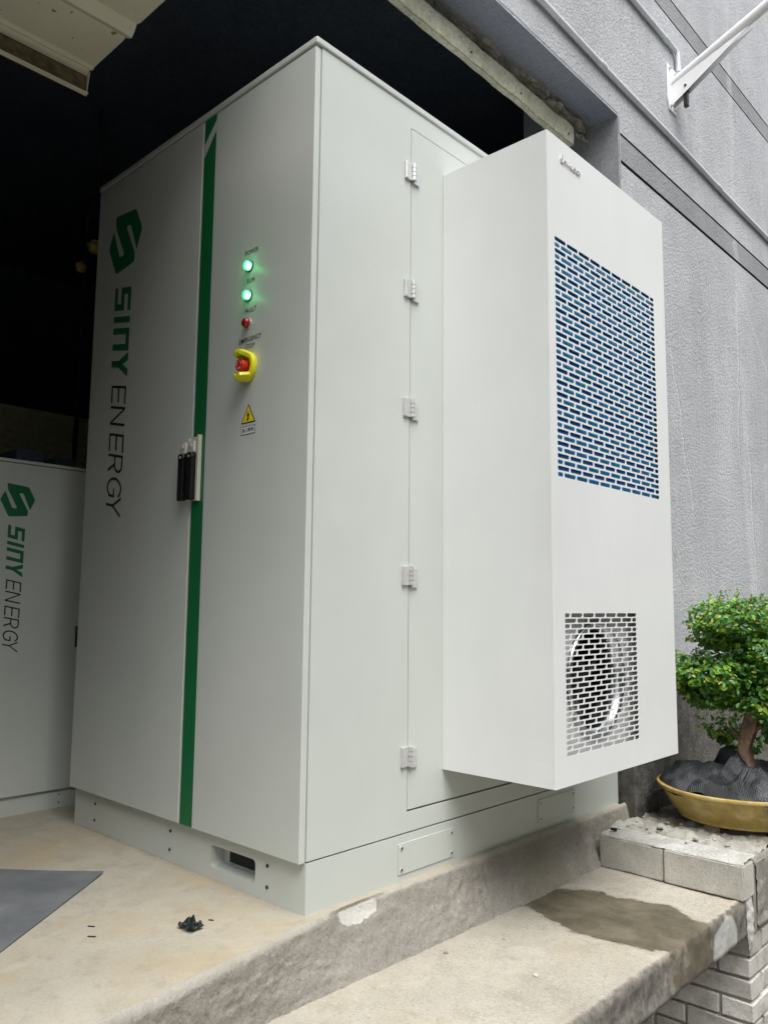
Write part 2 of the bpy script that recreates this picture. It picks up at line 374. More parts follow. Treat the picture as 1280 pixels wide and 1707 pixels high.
def dup(src, loc, parent=None):
    o = src.copy(); C.objects.link(o); o.location = loc
    if parent is not None: o.parent = parent
    return o
def copy_tree(o, parent=None):
    c = o.copy(); C.objects.link(c)
    if parent is not None: c.parent = parent
    for ch in list(o.children): copy_tree(ch, c)
    return c
def sweep(name, prof, y0, y1, step, mat, disp, smooth=True):
    # prof(y) -> list of (x,z); swept along y and roughened
    ny = int((y1-y0)/step)+1; bm = bmesh.new(); rows = []
    for j in range(ny):
        y = y0+(y1-y0)*j/(ny-1); rows.append([bm.verts.new(disp(Vector((x, y, z)), i)) for i, (x, z) in enumerate(prof(y))])
    for j in range(ny-1):
        for i in range(len(rows[0])-1): bm.faces.new((rows[j][i], rows[j][i+1], rows[j+1][i+1], rows[j+1][i]))
    me = bpy.data.meshes.new(name); bmesh.ops.recalc_face_normals(bm, faces=bm.faces); bm.to_mesh(me); bm.free()
    me.materials.append(mat)
    if smooth: me.shade_smooth()
    o = bpy.data.objects.new(name, me); C.objects.link(o); return o
RC = {}
def resample(pts, step):
    out = []; key = (len(pts), step)
    if key not in RC: RC[key] = [max(1, math.ceil(math.dist(a, b_)/step)) for a, b_ in zip(pts[:-1], pts[1:])]
    for (a, b_), n in zip(zip(pts[:-1], pts[1:]), RC[key]):
        out += [(a[0]+(b_[0]-a[0])*k/n, a[1]+(b_[1]-a[1])*k/n) for k in range(n)]
    return out+[pts[-1]]
def fract(p, o=4): return noise.fractal(p, 1.0, 2.0, o)

# ------------------------------------------------------------------ setting
XW = 0.055; YJ = 1.565; ZL = 2.712
struct(MB().box(-80, 80, -80, 80, -1.2, -.95).build('ground', M_GROUND))
# screed floor of the room, up to the kerb
bm = bmesh.new(); rows = []
def xtop(y): return .016+max(0, min(1, (.10-y)/.65))*.082 + .004*noise.noise(Vector((0, y*6, 3)))
ys = [-4+.04*i for i in range(int((5.6)/.04))] + [1.6, 5.5]
for y in ys:
    rows.append([bm.verts.new((x, y, 0)) for x in (-5, -2.5, -1.2, -.6, -.3, -.1, xtop(y) if y < 1.56 else -.02)])
for a, b_ in zip(rows[:-1], rows[1:]):
    for i in range(len(a)-1): bm.faces.new((a[i], a[i+1], b_[i+1], b_[i]))
mb = MB(); mb.bm = bm; struct(mb.build('floor', M_FLOOR))
# kerb
def kprof(y):
    x = xtop(y); xb = max(.075, x+.03)+.012*math.sin(y*2.1)
    rd = .007+.012*max(0, min(1, (.15-y)/.6))
    return resample([(x, 0), (x+rd*.45, -.002-rd*.15), (x+rd, -rd*.9), (x+rd+.3*(xb-x-rd), -.07), (xb, -.152)], .0055)
def kdisp(p, i):
    amt = min(1, i/4)*min(1, max(.15, (1.56-p.y)/.15))
    n = fract(Vector((p.x*30+p.z*20, p.y*26, p.z*40)), 5)*.0030
    rdg = (abs(noise.noise(Vector((p.y*34+p.z*30, p.z*95-p.y*16, 2))))-.2)*-.0085+(abs(noise.noise(Vector((p.y*60, p.z*140+p.y*30, 5))))-.2)*-.004
    mask = max(0, min(1, .55+1.3*noise.noise(Vector((p.y*2.6, p.z*6, 9)))))*min(1, max(0, (-p.z-.03)/.03)+.25)
    chip = -.011*max(0, 1-((p.y-.15)/.11)**2-((p.z+.012)/.04)**2) if abs(p.y-.15) < .11 else 0
    return p+Vector((1, 0, .45))*amt*(n+rdg*mask+chip)
kerb = struct(sweep('kerb', kprof, -4, YJ+.004, .0065, M_KERB, kdisp))
# ledge outside the kerb
def lprof(y):
    e = .006*noise.noise(Vector((y*3.1, 0, 5)))
    return resample([(.03, -.150), (.525+e, -.150), (.533+e, -.153), (.538+e, -.165), (.535+e, -.258), (.50, -.268), (.05, -.270)], .011)
def ldisp(p, i):
    n = fract(p*13, 4)
    if p.x > .51: return p+Vector((n*.008, 0, n*.003))
    return p+Vector((0, 0, n*.0018+.004*noise.noise(p*2.5)))
struct(sweep('ledge', lprof, -4, 1.325, .010, M_LEDGE, ldisp))
# wall that carries the ledge
tag(MB().box(-.3, .20, -4, 1.3, -.95, -.275).build('retaining_wall', M_BRICKJ), 'rough grey retaining wall in the shade under the concrete ledge', 'wall')

# raised platform behind the ledge, with two blocks on its front edge
plat = thing('raised_platform', 'rubble topped platform of concrete behind the wet ledge, carrying the bonsai pot', 'platform', (.3, 1.35, -.15))
bm = bmesh.new(); nx, ny = 60, 190; rows = []
for j in range(ny+1):
    r = []
    for i in range(nx+1):
        x = .058+i/nx*(.525-.058); y = 1.345+(j/ny)**1.25*2.4
        p = Vector((x, y, 0)); n = fract(p*22, 5)*.016+abs(noise.noise(p*55))*.012
        edge = 1.0 if y < 1.75 else .35
        zz = -.052+n*edge+(.010 if y < 1.5 and x < .3 else 0)*(.5+noise.noise(p*9))
        r.append(bm.verts.new((x, y, zz)))
    rows.append(r)
for j in range(ny):
    for i in range(nx): bm.faces.new((rows[j][i], rows[j][i+1], rows[j+1][i+1], rows[j+1][i]))
mb = MB(); mb.bm = bm
def plat_extra(t, c):
    pale = blob(t, .30, 1.40, .34, .15, .6, 14, 2, .15)
    c = mix(t, c, (.36, .35, .32), mth(t, 'MULTIPLY', mth(t, 'MULTIPLY', pale, ramp(t, ntex(t, 30, 6, .7), [(.38, (0,0,0)), (.6, (1,1,1))])), .85))
    return c, None
M_RUBBLE = concrete('rubble_mortar_top', (.22, .21, .18), (.36, .345, .30), 9, .8, 45, extra=plat_extra)
mb.build('rubble_top', M_RUBBLE, plat, smooth=60, label='rough broken mortar surface')
def ppf(y): return resample([(.520, -.052), (.534, -.056), (.542, -.07), (.545, -.25), (.50, -.268)], .012)
o = sweep('slab_side', ppf, 1.375, 3.8, .012, M_DKSLAB, lambda p, i: p+Vector((fract(p*16, 4)*.014, 0, 0)))
o.parent = plat; o.location = -Vector(plat['_o'])
bm = bmesh.new(); mb = MB(); mb.box(.06, .538, 1.352, 3.8, -.262, -.066).build('slab_core', M_DKSLAB, plat)
def rough_block(x0, x1, y0, y1, z0, z1, amp, cell):
    bm = bmesh.new(); bmesh.ops.create_cube(bm, size=1)
    bmesh.ops.scale(bm, vec=(x1-x0, y1-y0, z1-z0), verts=bm.verts)
    bmesh.ops.translate(bm, vec=((x0+x1)/2, (y0+y1)/2, (z0+z1)/2), verts=bm.verts)
    bmesh.ops.bevel(bm, geom=bm.edges[:], offset=.004, segments=2, affect='EDGES')
    for ax, (a, b_) in enumerate(((x0, x1), (y0, y1), (z0, z1))):
        n = max(1, int((b_-a)/cell))
        for k in range(1, n):
            co = [0, 0, 0]; co[ax] = a+(b_-a)*k/n; no = [0, 0, 0]; no[ax] = 1
            bmesh.ops.bisect_plane(bm, geom=bm.verts[:]+bm.edges[:]+bm.faces[:], plane_co=co, plane_no=no)
    for v in bm.verts: v.co += noise.noise_vector(v.co*14)*amp+noise.noise_vector(v.co*50)*amp*.4
    m_ = MB(); m_.bm = bm; return m_
rough_block(.072, .292, 1.262, 1.350, -.148, -.046, .0022, .012).build('concrete_block', M_BLOCK, plat, smooth=50)
rough_block(.297, .545, 1.258, 1.350, -.148, -.046, .0024, .012).build('concrete_block', M_BLOCK, plat, smooth=50)
# ragged mortar spread over the block tops
bm = bmesh.new(); rows = []
for j in range(12):
    r = []
    for i in range(90):
        u = i/89; x = .075+u*.468; y = 1.266+.012*noise.noise(Vector((x*20, 1, 1)))+j/11*(.11)
        e = 1 if 0 < j else 0
        h = (.004+.007*max(0, noise.noise(Vector((x*18, y*18, 4)))+.3)+.004*abs(noise.noise(Vector((x*50, y*50, 4)))))*e
        r.append(bm.verts.new((x, y, -.0455+h)))
    rows.append(r)
for a, b_ in zip(rows[:-1], rows[1:]):
    for i in range(89): bm.faces.new((a[i], a[i+1], b_[i+1], b_[i]))
mb = MB(); mb.bm = bm; mb.build('mortar_bed', M_MORTAR, plat, smooth=60, label='pale mortar spread on the block tops')
# plaster smear running down at the ledge corner
bm = bmesh.new(); rows = []
for j in range(26):
    r = []; v = j/25
    for i in range(14):
        u = i/13; wd = .055*(1-.55*v)+.01*noise.noise(Vector((v*5, 0, 2)))
        y = 1.315+(u-.5)*wd+.008*noise.noise(Vector((v*6, 1, 7)))
        h = .012*math.sin(PI*u)**.6*math.sin(PI*min(1, v*1.0+.02))**.4*(1+.5*noise.noise(Vector((u*4, v*9, 0))))
        r.append(bm.verts.new((.537+h, y, -.148-v*.15)))
    rows.append(r)
for a, b_ in zip(rows[:-1], rows[1:]):
    for i in range(13): bm.faces.new((a[i], a[i+1], b_[i+1], b_[i]))
mb = MB(); mb.bm = bm; mb.build('plaster_drip', M_MORTAR, plat, smooth=60)
# loose rubble
stone_group = 'mortar crumbs scattered at the corner of the platform'
def stone(r, mat, name='mortar_crumb'):
    bm = bmesh.new(); bmesh.ops.create_icosphere(bm, subdivisions=2, radius=r)
    s = random.random()*50
    for v in bm.verts: v.co *= 1+.45*noise.noise(v.co/r*1.1+Vector((s, 0, 0))); v.co.z *= .6
    mb = MB(); mb.bm = bm; return mb.build(name, mat, smooth=35)
prot = [stone(.008, M_RUBBLE), stone(.006, M_RUBBLE), stone(.010, M_RUBBLE)]
spots = [(.10, 1.42), (.13, 1.47), (.09, 1.50), (.16, 1.44), (.20, 1.50), (.12, 1.54), (.18, 1.56), (.24, 1.43), (.27, 1.49), (.33, 1.44), (.10, 1.38), (.15, 1.60), (.22, 1.58), (.38, 1.47), (.44, 1.43), (.08, 1.58), (.30, 1.40), (.19, 1.39)]
for i, (x, y) in enumerate(spots):
    o = prot[i] if i < 3 else dup(prot[i % 3], (0, 0, 0))
    o.location = (x, y, -.043); o.rotation_euler = (0, 0, random.random()*6); s = .6+random.random()*.7; o.scale = (s, s*1.2, s)
    tag(o, 'pale mortar crumb lying loose on the rubble in front of the bonsai pot', 'rubble', stone_group)

# brick pier under the platform
pier = thing('brick_pier', 'whitewashed brick pier holding up the platform at the lower right corner', 'pier', (.3, 1.8, -.95))
MB().box(-.1, .518, 1.342, 2.6, -.95, -.272).build('mortar_core', M_BRICKJ, pier)
def brick_mesh(lx, ly, sd):
    bm = bmesh.new(); bmesh.ops.create_cube(bm, size=1); bmesh.ops.scale(bm, vec=(lx, ly, .055), verts=bm.verts)
    bmesh.ops.bevel(bm, geom=bm.edges[:], offset=.003, segments=1, affect='EDGES')
    for v in bm.verts: v.co += noise.noise_vector(v.co*20+Vector((sd, 0, 0)))*.0036
    [setattr(v, 'co', v.co*(1+.0*sd)) for v in bm.verts]; me = bpy.data.meshes.new('brick'); bm.to_mesh(me); bm.free(); me.materials.append(M_BRICK); return me
MX = [brick_mesh(.2, .095, s) for s in (1, 5, 9)]; MY = [brick_mesh(.095, .2, s) for s in (2, 6, 11)]
def add_brick(me, p):
    o = bpy.data.objects.new('brick', me); C.objects.link(o); o.parent = pier
    j = .0025; o.location = Vector(p)-Vector(pier['_o'])+Vector((random.uniform(-j, j), random.uniform(-j, j), 0))
    o.rotation_euler = (random.uniform(-.006, .006), random.uniform(-.010, .010), random.uniform(-.014, .014))
for c_ in range(10):
    z = -.30-.064*c_-.001
    if c_ % 2 == 0:
        for k in range(3): add_brick(random.choice(MX), (.53-.1-k*.209, 1.33+.0475, z))
        for k in range(5): add_brick(random.choice(MY), (.53-.0475, 1.33+.104+.1+k*.209, z))
    else:
        add_brick(random.choice(MY), (.53-.0475, 1.33+.1, z))
        for k in range(2): add_brick(random.choice(MX), (.53-.104-.1-k*.209, 1.33+.0475, z))
        for k in range(4): add_brick(random.choice(MY), (.53-.0475, 1.33+.209+.1+k*.209, z))

# ------------------------------------------------------------------ building wall with the opening
wall = thing('building_wall', 'grey stucco outer wall of the building with a wide door opening', 'wall', (0, 1.6, -.95))
def gface(y0, y1, z0, z1, grooves):
    # wall face with real recessed grooves
    bm = bmesh.new(); mats = []
    def q(pts, mi):
        f = bm.faces.new([bm.verts.new(p) for p in pts]); f.material_index = mi
    z = z0; d = .009
    gs = sorted(grooves)
    for gi, (ga, gb) in enumerate(gs):
        band = 1 if (gi % 2 == 1) else 0
        q(((XW,y0,z),(XW,y1,z),(XW,y1,ga),(XW,y0,ga)), band)
        q(((XW,y0,ga),(XW,y1,ga),(XW-d,y1,ga),(XW-d,y0,ga)), 2)
        q(((XW-d,y0,ga),(XW-d,y1,ga),(XW-d,y1,gb),(XW-d,y0,gb)), 2)
        q(((XW-d,y0,gb),(XW-d,y1,gb),(XW,y1,gb),(XW,y0,gb)), 2)
        for y in (y0, y1): q(((XW,y,ga),(XW-d,y,ga),(XW-d,y,gb),(XW,y,gb)), 2)
        z = gb
    q(((XW,y0,z),(XW,y1,z),(XW,y1,z1),(XW,y0,z1)), 0)
    mb = MB(); mb.bm = bm; return mb
YL = -1.5
GU = [(3.455, 3.464), (3.562, 3.571)]; GLo = [(2.515, 2.531), (2.637, 2.648)]
mats3 = [M_STUCCO, M_BAND, M_GROOVE]
gface(YJ+.018, 9, -.95, 8, GLo+GU).build('wall_face', mats3, wall)
gface(YJ, YJ+.018, -.95, 8, GU).build('wall_face', mats3, wall)
gface(YL, YJ, ZL, 8, GU).build('wall_face', mats3, wall)
gface(-9, YL, -.95, 8, GU).build('wall_face', mats3, wall)
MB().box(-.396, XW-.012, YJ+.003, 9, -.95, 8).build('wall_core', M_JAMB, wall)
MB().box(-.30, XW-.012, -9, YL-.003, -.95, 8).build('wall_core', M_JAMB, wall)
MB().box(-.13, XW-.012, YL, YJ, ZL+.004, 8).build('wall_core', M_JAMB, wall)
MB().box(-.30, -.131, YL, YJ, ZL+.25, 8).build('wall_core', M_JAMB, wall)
# jamb render (faces the opening) with slightly uneven arris
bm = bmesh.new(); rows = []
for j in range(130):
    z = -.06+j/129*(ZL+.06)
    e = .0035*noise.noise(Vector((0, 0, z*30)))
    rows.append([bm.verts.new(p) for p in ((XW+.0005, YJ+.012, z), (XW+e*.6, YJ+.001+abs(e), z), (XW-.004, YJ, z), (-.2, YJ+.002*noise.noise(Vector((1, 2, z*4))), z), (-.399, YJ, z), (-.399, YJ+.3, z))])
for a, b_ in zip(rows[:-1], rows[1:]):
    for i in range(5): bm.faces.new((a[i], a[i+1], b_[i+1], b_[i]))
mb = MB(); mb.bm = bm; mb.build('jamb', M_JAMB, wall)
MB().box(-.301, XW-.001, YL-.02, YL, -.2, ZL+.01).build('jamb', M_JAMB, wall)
# soffit strip
bm = bmesh.new(); rows = []
for j in range(260):
    y = YL+j/259*(YJ-YL)
    e = .004*fract(Vector((0, y*9, 0)), 4); k = .012*fract(Vector((3, y*7, 0)), 5)
    rows.append([bm.verts.new(p) for p in ((XW+.0008, y, ZL+.012+e), (XW-.001, y, ZL+e*.5), (XW-.008, y, ZL-.001), (-.052+k, y, ZL-.001), (-.056+k, y, ZL+.004))])
for a, b_ in zip(rows[:-1], rows[1:]):
    for i in range(4): bm.faces.new((a[i], a[i+1], b_[i+1], b_[i]))
mb = MB(); mb.bm = bm; mb.build('soffit', M_SOFFIT, wall)
# spalled cement strip between soffit and inner beam
bm = bmesh.new(); rows = []
for j in range(520):
    y = YL+.01+j/519*(1.548-YL-.01); r = []
    for i in range(14):
        z = 2.622+i/13*.092; p = Vector((0, y*5.5, z*16))
        n = fract(p, 5); st = math.floor((noise.noise(Vector((5, y*2.6, z*22)))+1)*3)/3
        r.append(bm.verts.new((-.074+.020*n+.026*(st-1)+.012*noise.noise(Vector((1, y*14, z*30))), y, z)))
    rows.append(r)
for a, b_ in zip(rows[:-1], rows[1:]):
    for i in range(13): bm.faces.new((a[i], a[i+1], b_[i+1], b_[i]))
mb = MB(); mb.bm = bm; mb.build('spalled_strip', M_ROUGHBEAM, wall)
beam = tag(rough_block(-.082, -.055, YL+.005, 1.405, 2.556, 2.634, .0045, .03).build('inner_beam', M_CREAMBEAM, smooth=40), 'long cream cement beam just inside the head of the door opening', 'beam')
bh = MB()
for y in (.72, 1.02, 1.36): bh.cyl((-.054, y, 2.585), (-.0500, y, 2.585), .0032, n=10)
bh.build('bolt_hole', M_DARK, beam)
# interior
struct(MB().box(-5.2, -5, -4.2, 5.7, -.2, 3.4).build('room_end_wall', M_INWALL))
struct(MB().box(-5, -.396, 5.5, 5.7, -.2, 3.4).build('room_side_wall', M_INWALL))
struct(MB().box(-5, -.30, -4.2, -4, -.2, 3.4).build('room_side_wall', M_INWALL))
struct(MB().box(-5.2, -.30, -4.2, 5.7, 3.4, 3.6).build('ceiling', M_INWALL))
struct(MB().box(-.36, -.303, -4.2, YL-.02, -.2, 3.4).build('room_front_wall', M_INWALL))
tag(MB().box(-2.66, -2.60, -1.5, 1.6, 0, 1.70).build('partition', M_TANWALL), 'low tan partition standing in the dark room behind the small cabinet', 'partition')

tag(MB().box(6.5, 6.75, -12, 16, -.95, 5.2).build('light_blocking_wall', M_BLOCKER), 'unseen dark wall across from the cabinet, added to block low light', 'wall')  # unseen wall, added to darken low sky light and reflections
# ------------------------------------------------------------------ energy cabinet
W, D, ZP, H = 1.148, 1.5435, .1175, 2.2
cab = thing('energy_cabinet', 'tall grey two door battery cabinet with lit green lamps and a green stripe', 'cabinet', (0, 0, 0))
MB().box(-W+.012, -.008, 0.0, D-.004, ZP+.002, H-.022).build('body', M_CAB, cab)
# side skin with an opening for the side door
SY0, SY1, SZ0, SZ1 = .358, 1.455, .1776, 2.117
sk = MB(); g = .0022
sk.box(-.0075, 0, 0.001, SY0-g, ZP+.004, H-.0215).box(-.0075, 0, SY1+g, D, ZP+.004, H-.0215)
sk.box(-.0075, 0, SY0-g, SY1+g, SZ1+g, H-.0215).box(-.0075, 0, SY0-g, SY1+g, ZP+.004, SZ0-g*2)
sk.build('side_frame', M_CAB, cab)
MB().box(-W+.004, -W+.0115, .001, D, ZP+.004, H-.0215).build('side_panel', M_CAB, cab)
MB().box(-.0079, -.0076, SY0-.006, SY1+.006, SZ0-.007, SZ1+.006).build('door_gap', M_DARK, cab)
sdoor = MB().box(-.0075, .0004, SY0+g*.4, SY1-g*.4, SZ0, SZ1).build('side_door', M_CAB, cab, bevel=.0015)
# lid
MB().box(-W-.003, .005, -.023, D+.004, H-.020, H).build('lid', M_LIDDIRT, cab, bevel=.004)
# plinth
pl = MB(); hx0, hx1, hz0_, hz1_ = -.377, -.188, .031, .086
def rrect(cx, cz, hw, hh, r, n=4):
    pts = []
    for (sx, sz, a0) in ((1, 1, 0), (-1, 1, PI/2), (-1, -1, PI), (1, -1, 3*PI/2)):
        for k in range(n+1):
            a = a0+k/n*PI/2; pts.append((cx+sx*(hw-r)+r*math.cos(a), cz+sz*(hh-r)+r*math.sin(a)))
    return pts
def holed_rect(bm, outer, hole, mk, depth_vec, mi_wall=0):
    # rectangle (x0,x1,z0,z1) with one rounded hole, hole walls extruded by depth_vec
    x0, x1, z0, z1 = outer; cx = sum(p[0] for p in hole)/len(hole); cz = sum(p[1] for p in hole)/len(hole)
    hv = [bm.verts.new(mk(*p)) for p in hole]; n = len(hole)
    corners = {(1,1): (x1, z1), (-1,1): (x0, z1), (-1,-1): (x0, z0), (1,-1): (x1, z0)}
    cv = {k: bm.verts.new(mk(*v)) for k, v in corners.items()}
    q = n//4; order = [(1,1), (-1,1), (-1,-1), (1,-1)]
    for c_ in range(4):
        cc = cv[order[c_]]
        for k in range(q-1): bm.faces.new((cc, hv[c_*q+k], hv[c_*q+k+1]))
        nc = cv[order[(c_+1) % 4]]
        bm.faces.new((cc, hv[c_*q+q-1], hv[((c_+1)*q) % n], nc))
    bv = [bm.verts.new(Vector(v.co)+Vector(depth_vec)) for v in hv]
    for k in range(n):
        f = bm.faces.new((hv[k], bv[k], bv[(k+1) % n], hv[(k+1) % n])); f.material_index = mi_wall
hole = rrect((hx0+hx1)/2, (hz0_+hz1_)/2, (hx1-hx0)/2, (hz1_-hz0_)/2, .011)
holed_rect(pl.bm, (-.42, -.15, 0, ZP), hole, lambda x, z: (x, 0, z), (0, .045, 0))
for a, b_ in ((-W+.006, -.42), (-.15, 0)): pl.poly(((a,0,0),(b_,0,0),(b_,0,ZP),(a,0,ZP)))
pl.poly(((0,0,0),(0,D,0),(0,D,ZP),(0,0,ZP))); pl.poly(((-W+.006,0,0),(-W+.006,D,0),(-W+.006,D,ZP),(-W+.006,0,ZP)))
pl.poly(((-W+.006,D,0),(0,D,0),(0,D,ZP),(-W+.006,D,ZP))); pl.poly(((-W+.006,0,ZP),(0,0,ZP),(0,D,ZP),(-W+.006,D,ZP)))
plo = pl.build('plinth', M_CAB, cab, normals=False)
MB().box(-.385, -.18, .045, .05, .02, .10).build('fork_pocket', M_CAB, cab)
MB().box(-.345, -.190, .0385, .0445, .040, .0858).build('fork_pocket_slot', M_DARK, cab)
MB().box(-W+.02, -.012, .012, D-.012, -.002, .0015).build('gasket', M_DARK, cab)
# plinth screws
def screw(parent, p, axis, r=.0058):
    a = Vector(axis); mb = MB().cyl(Vector(p), Vector(p)+a*.0025, r, r*.8, n=12); mb.cyl(Vector(p)+a*.0024, Vector(p)+a*.0030, r*.45, n=6)
    return mb.build('screw', M_SCREW, parent, smooth=40)
for x in (-1.007, -.572, -.14):
    for z in (.033, .083): screw(cab, (x, 0, z), (0, -1, 0), .005)
for (a, b_, zz0, zz1) in ((.321, .556, .018, .097), (.995, 1.226, .026, .099)):
    pts = rrect((a+b_)/2, (zz0+zz1)/2, (b_-a)/2, (zz1-zz0)/2, .004)
    cp = MB().poly([(.0005, y, z) for y, z in pts], (.0022, 0, 0)).build('cover_plate', M_CAB, cab, bevel=.0006, segs=1)
    for y in (a+.012, b_-.012):
        for z in (zz0+.012, zz1-.012):
            s = MB().cyl((.0027, y, z), (.0045, y, z), .0058, n=14); s.build('screw', M_ZINC, cp, smooth=40)
            s = MB().cyl((.0044, y, z), (.0048, y, z), .0034, n=6); s.build('screw_socket', M_DARK, cp)
# front doors
TD = .0205; xs = -.505
ZT = H-.025
ldoor = MB().box(-W, xs-.002, -TD, -.0015, ZP+.001, ZT).build('door', M_CAB, cab, bevel=.0022)
rdoor = MB().box(xs+.002, -.001, -TD, -.0015, ZP+.001, ZT).build('door', M_CAB, cab, bevel=.0022)
MB().box(xs-.0019, xs+.0019, -.006, -.001, ZP+.001, ZT).build('door_seal', M_CREAM, cab)
yf = -TD-.0004
def flat(pts, th=.0003): return MB().poly([(x, yf, z) for x, z in pts], (0, -th, 0))
# green stripe with the light slash
s = MB()
for pts in ([(-.4975, ZP+.003), (-.439, ZP+.003), (-.439, 2.122), (-.4975, 2.054)], [(-.4975, 2.098), (-.439, 2.157), (-.439, ZT-.002), (-.4975, ZT-.002)]):
    s.poly([(x, yf, z) for x, z in pts], (0, -.0003, 0))
s.build('green_stripe', M_GREEN, rdoor)
# emblem on the left door
lg = [(-.893,2.031),(-.886,2.026),(-.848,1.958),(-.846,1.945),(-.874,1.884),(-.917,1.979),(-.922,1.985),(-.940,1.988),(-.945,1.980),(-.886,1.877),(-.887,1.852),(-.892,1.845),
      (-.996,1.834),(-1.007,1.838),(-1.013,1.848),(-1.059,1.932),(-1.059,1.944),(-1.033,1.994),(-.988,1.893),(-.982,1.889),(-.961,1.888),(-.957,1.895),(-1.017,2.000),(-1.023,2.036),(-1.018,2.044)]
mb = flat(lg); bmesh.ops.triangulate(mb.bm, faces=[f for f in mb.bm.faces if len(f.verts) > 4])
mb.build('emblem', M_LOGO, ldoor)
# lettering: letter space s (advance, downwards on the door), h (0..1 letter height towards +x)
def lmap(s_, h, z0, x0, hh, sl=.2): return (x0+h*hh, z0-s_-sl*h*hh)
def bars(mb, lst, z0, x0, hh):
    for q in lst: mb.poly([(lambda p: (p[0], yf, p[1]))(lmap(s_, h, z0, x0, hh)) for s_, h in q], (0, -.0003, 0))
def R_(a, b_, c_, d_): return [(a, c_), (b_, c_), (b_, d_), (a, d_)]
g1 = MB(); hh = .106; x0 = -1.003
w_ = .080; k = .019
bars(g1, [R_(0, w_, 1-k/hh, 1), R_(0, k+.004, .60, 1-k/hh), R_(0, w_, .41, .60), R_(w_-k-.004, w_, k/hh, .41), R_(0, w_, 0, k/hh)], 1.783, x0, hh)
bars(g1, [R_(0, .021, 0, 1)], 1.682, x0, hh)
bars(g1, [R_(0, .077, .80, 1), R_(0, .022, 0, .80), R_(.055, .077, 0, .80)], 1.642, x0, hh)
bars(g1, [[(.030, 0), (.052, 0), (.052, .42), (.030, .42)], [(.030, .42), (.052, .42), (.026, 1), (0, 1)], [(.030, .42), (.052, .42), (.082, 1), (.056, 1)]], 1.559, x0, hh)
g1.build('lettering', M_LOGO, ldoor, label='bold green letters SINY')
g2 = MB(); hh = .095; x0 = -.995; k = .0085; kh = k/hh
for z0, w_ in ((1.443, .060), (1.281, .060)):
    bars(g2, [R_(0, k, 0, 1), R_(k, w_, 0, kh), R_(k, w_*.93, .5-kh/2, .5+kh/2), R_(k, w_, 1-kh, 1)], z0, x0, hh)
bars(g2, [R_(0, k, 0, 1), R_(.064-k, .064, 0, 1), [(k, 1), (k, .86), (.064-k, 0), (.064-k, .14)]], 1.373, x0, hh)
def arc(cx, cy, rx, ry, a0, a1, th, n=14):
    out = []
    for i in range(n):
        p = a0+(a1-a0)*i/n; q = a0+(a1-a0)*(i+1)/n
        out.append([(cx+rx*math.cos(p), cy+ry*math.sin(p)), (cx+rx*math.cos(q), cy+ry*math.sin(q)),
                    (cx+(rx-th)*math.cos(q), cy+(ry-th/hh)*math.sin(q)), (cx+(rx-th)*math.cos(p), cy+(ry-th/hh)*math.sin(p))])
    return out
bars(g2, [R_(0, k, 0, 1), R_(k, .034, 1-kh, 1), R_(k, .034, .42, .42+kh), [(.030, .42), (.040, .42), (.060, 0), (.050, 0)]]+arc(.034, .71, .026, .29, -PI/2, PI/2, k), 1.212, x0, hh)
bars(g2, arc(.036, .5, .036, .5, math.radians(38), math.radians(322), k, 26)+[R_(.036, .066, .44, .44+kh), R_(.066-k, .066, .14, .44)], 1.136, x0, hh)
bars(g2, [R_(.029, .029+k, 0, .45), [(.029, .45), (.029+k, .45), (k+.001, 1), (0, 1)], [(.029, .45), (.029+k, .45), (.067, 1), (.067-k-.001, 1)]], 1.076, x0, hh)
g2.build('lettering', M_BLACKTXT, ldoor, label='thin black letters ENERGY')
# lever handles
def handle(xc, door):
    h = MB().box(xc-.017, xc+.017, -TD-.009, -TD-.0002, 1.012, 1.196)
    ho = h.build('handle', M_CREAM, door, bevel=.002)
    mb = MB().box(xc-.013, xc+.013, -TD-.020, -TD-.0112, 1.150, 1.182)
    mb.cyl((xc, -TD-.020, 1.170), (xc, -TD-.0225, 1.170), .007, n=16)
    mb.build('handle_lock', M_CREAM, ho, bevel=.0015)
    lv = MB()
    pts = [(xc-.013, 1.016), (xc-.010, 1.012), (xc+.010, 1.012), (xc+.013, 1.016), (xc+.013, 1.130), (xc+.015, 1.138), (xc+.012, 1.150), (xc-.012, 1.150), (xc-.015, 1.138), (xc-.013, 1.130)]
    lv.poly([(x, -TD-.0095, z) for x, z in pts], (0, -.017, 0)); lv.build('handle_lever', M_BLACK, ho, bevel=.003)
    MB().cyl((xc, -TD-.0265, 1.138), (xc, -TD-.028, 1.138), .004, n=12).build('handle_pin', M_ZINC, ho)
handle(-.524, ldoor); handle(-.481, rdoor)
mb = MB(); mb.box(-.4625, -.4560, -TD-.012, -TD-.0002, 1.010, 1.200).build('handle_rail', M_CREAM, rdoor)
# lamps
LX = -.257
def lamp(z, mat, light):
    b0 = MB().cyl((LX, -TD, z), (LX, -TD-.0035, z), .0155, .0150, n=28).build('lamp_bezel', M_ZINC if not light else M_SCREW, rdoor, smooth=40)
    bm = bmesh.new(); rows = []
    prof = [(.0132, .003), (.0132, .010), (.0118, .0145), (.0078, .0170), (.0001, .0180)]
    for r, y in prof: rows.append([bm.verts.new((LX+r*math.cos(a*2*PI/24), -TD-y, z+r*math.sin(a*2*PI/24))) for a in range(24)])
    for a, b_ in zip(rows[:-1], rows[1:]):
        for i in range(24): bm.faces.new((a[i], a[(i+1) % 24], b_[(i+1) % 24], b_[i]))
    mb = MB(); mb.bm = bm; mb.build('indicator_lamp', mat, rdoor, smooth=60)
    if light:
        ld = bpy.data.lights.new('indicator_glow', 'POINT'); ld.energy = .013; ld.color = (.0, 1, .22); ld.shadow_soft_size = .008
        lo = bpy.data.objects.new('indicator_glow', ld); C.objects.link(lo); lo.location = (LX+.004, -TD-.030, z)
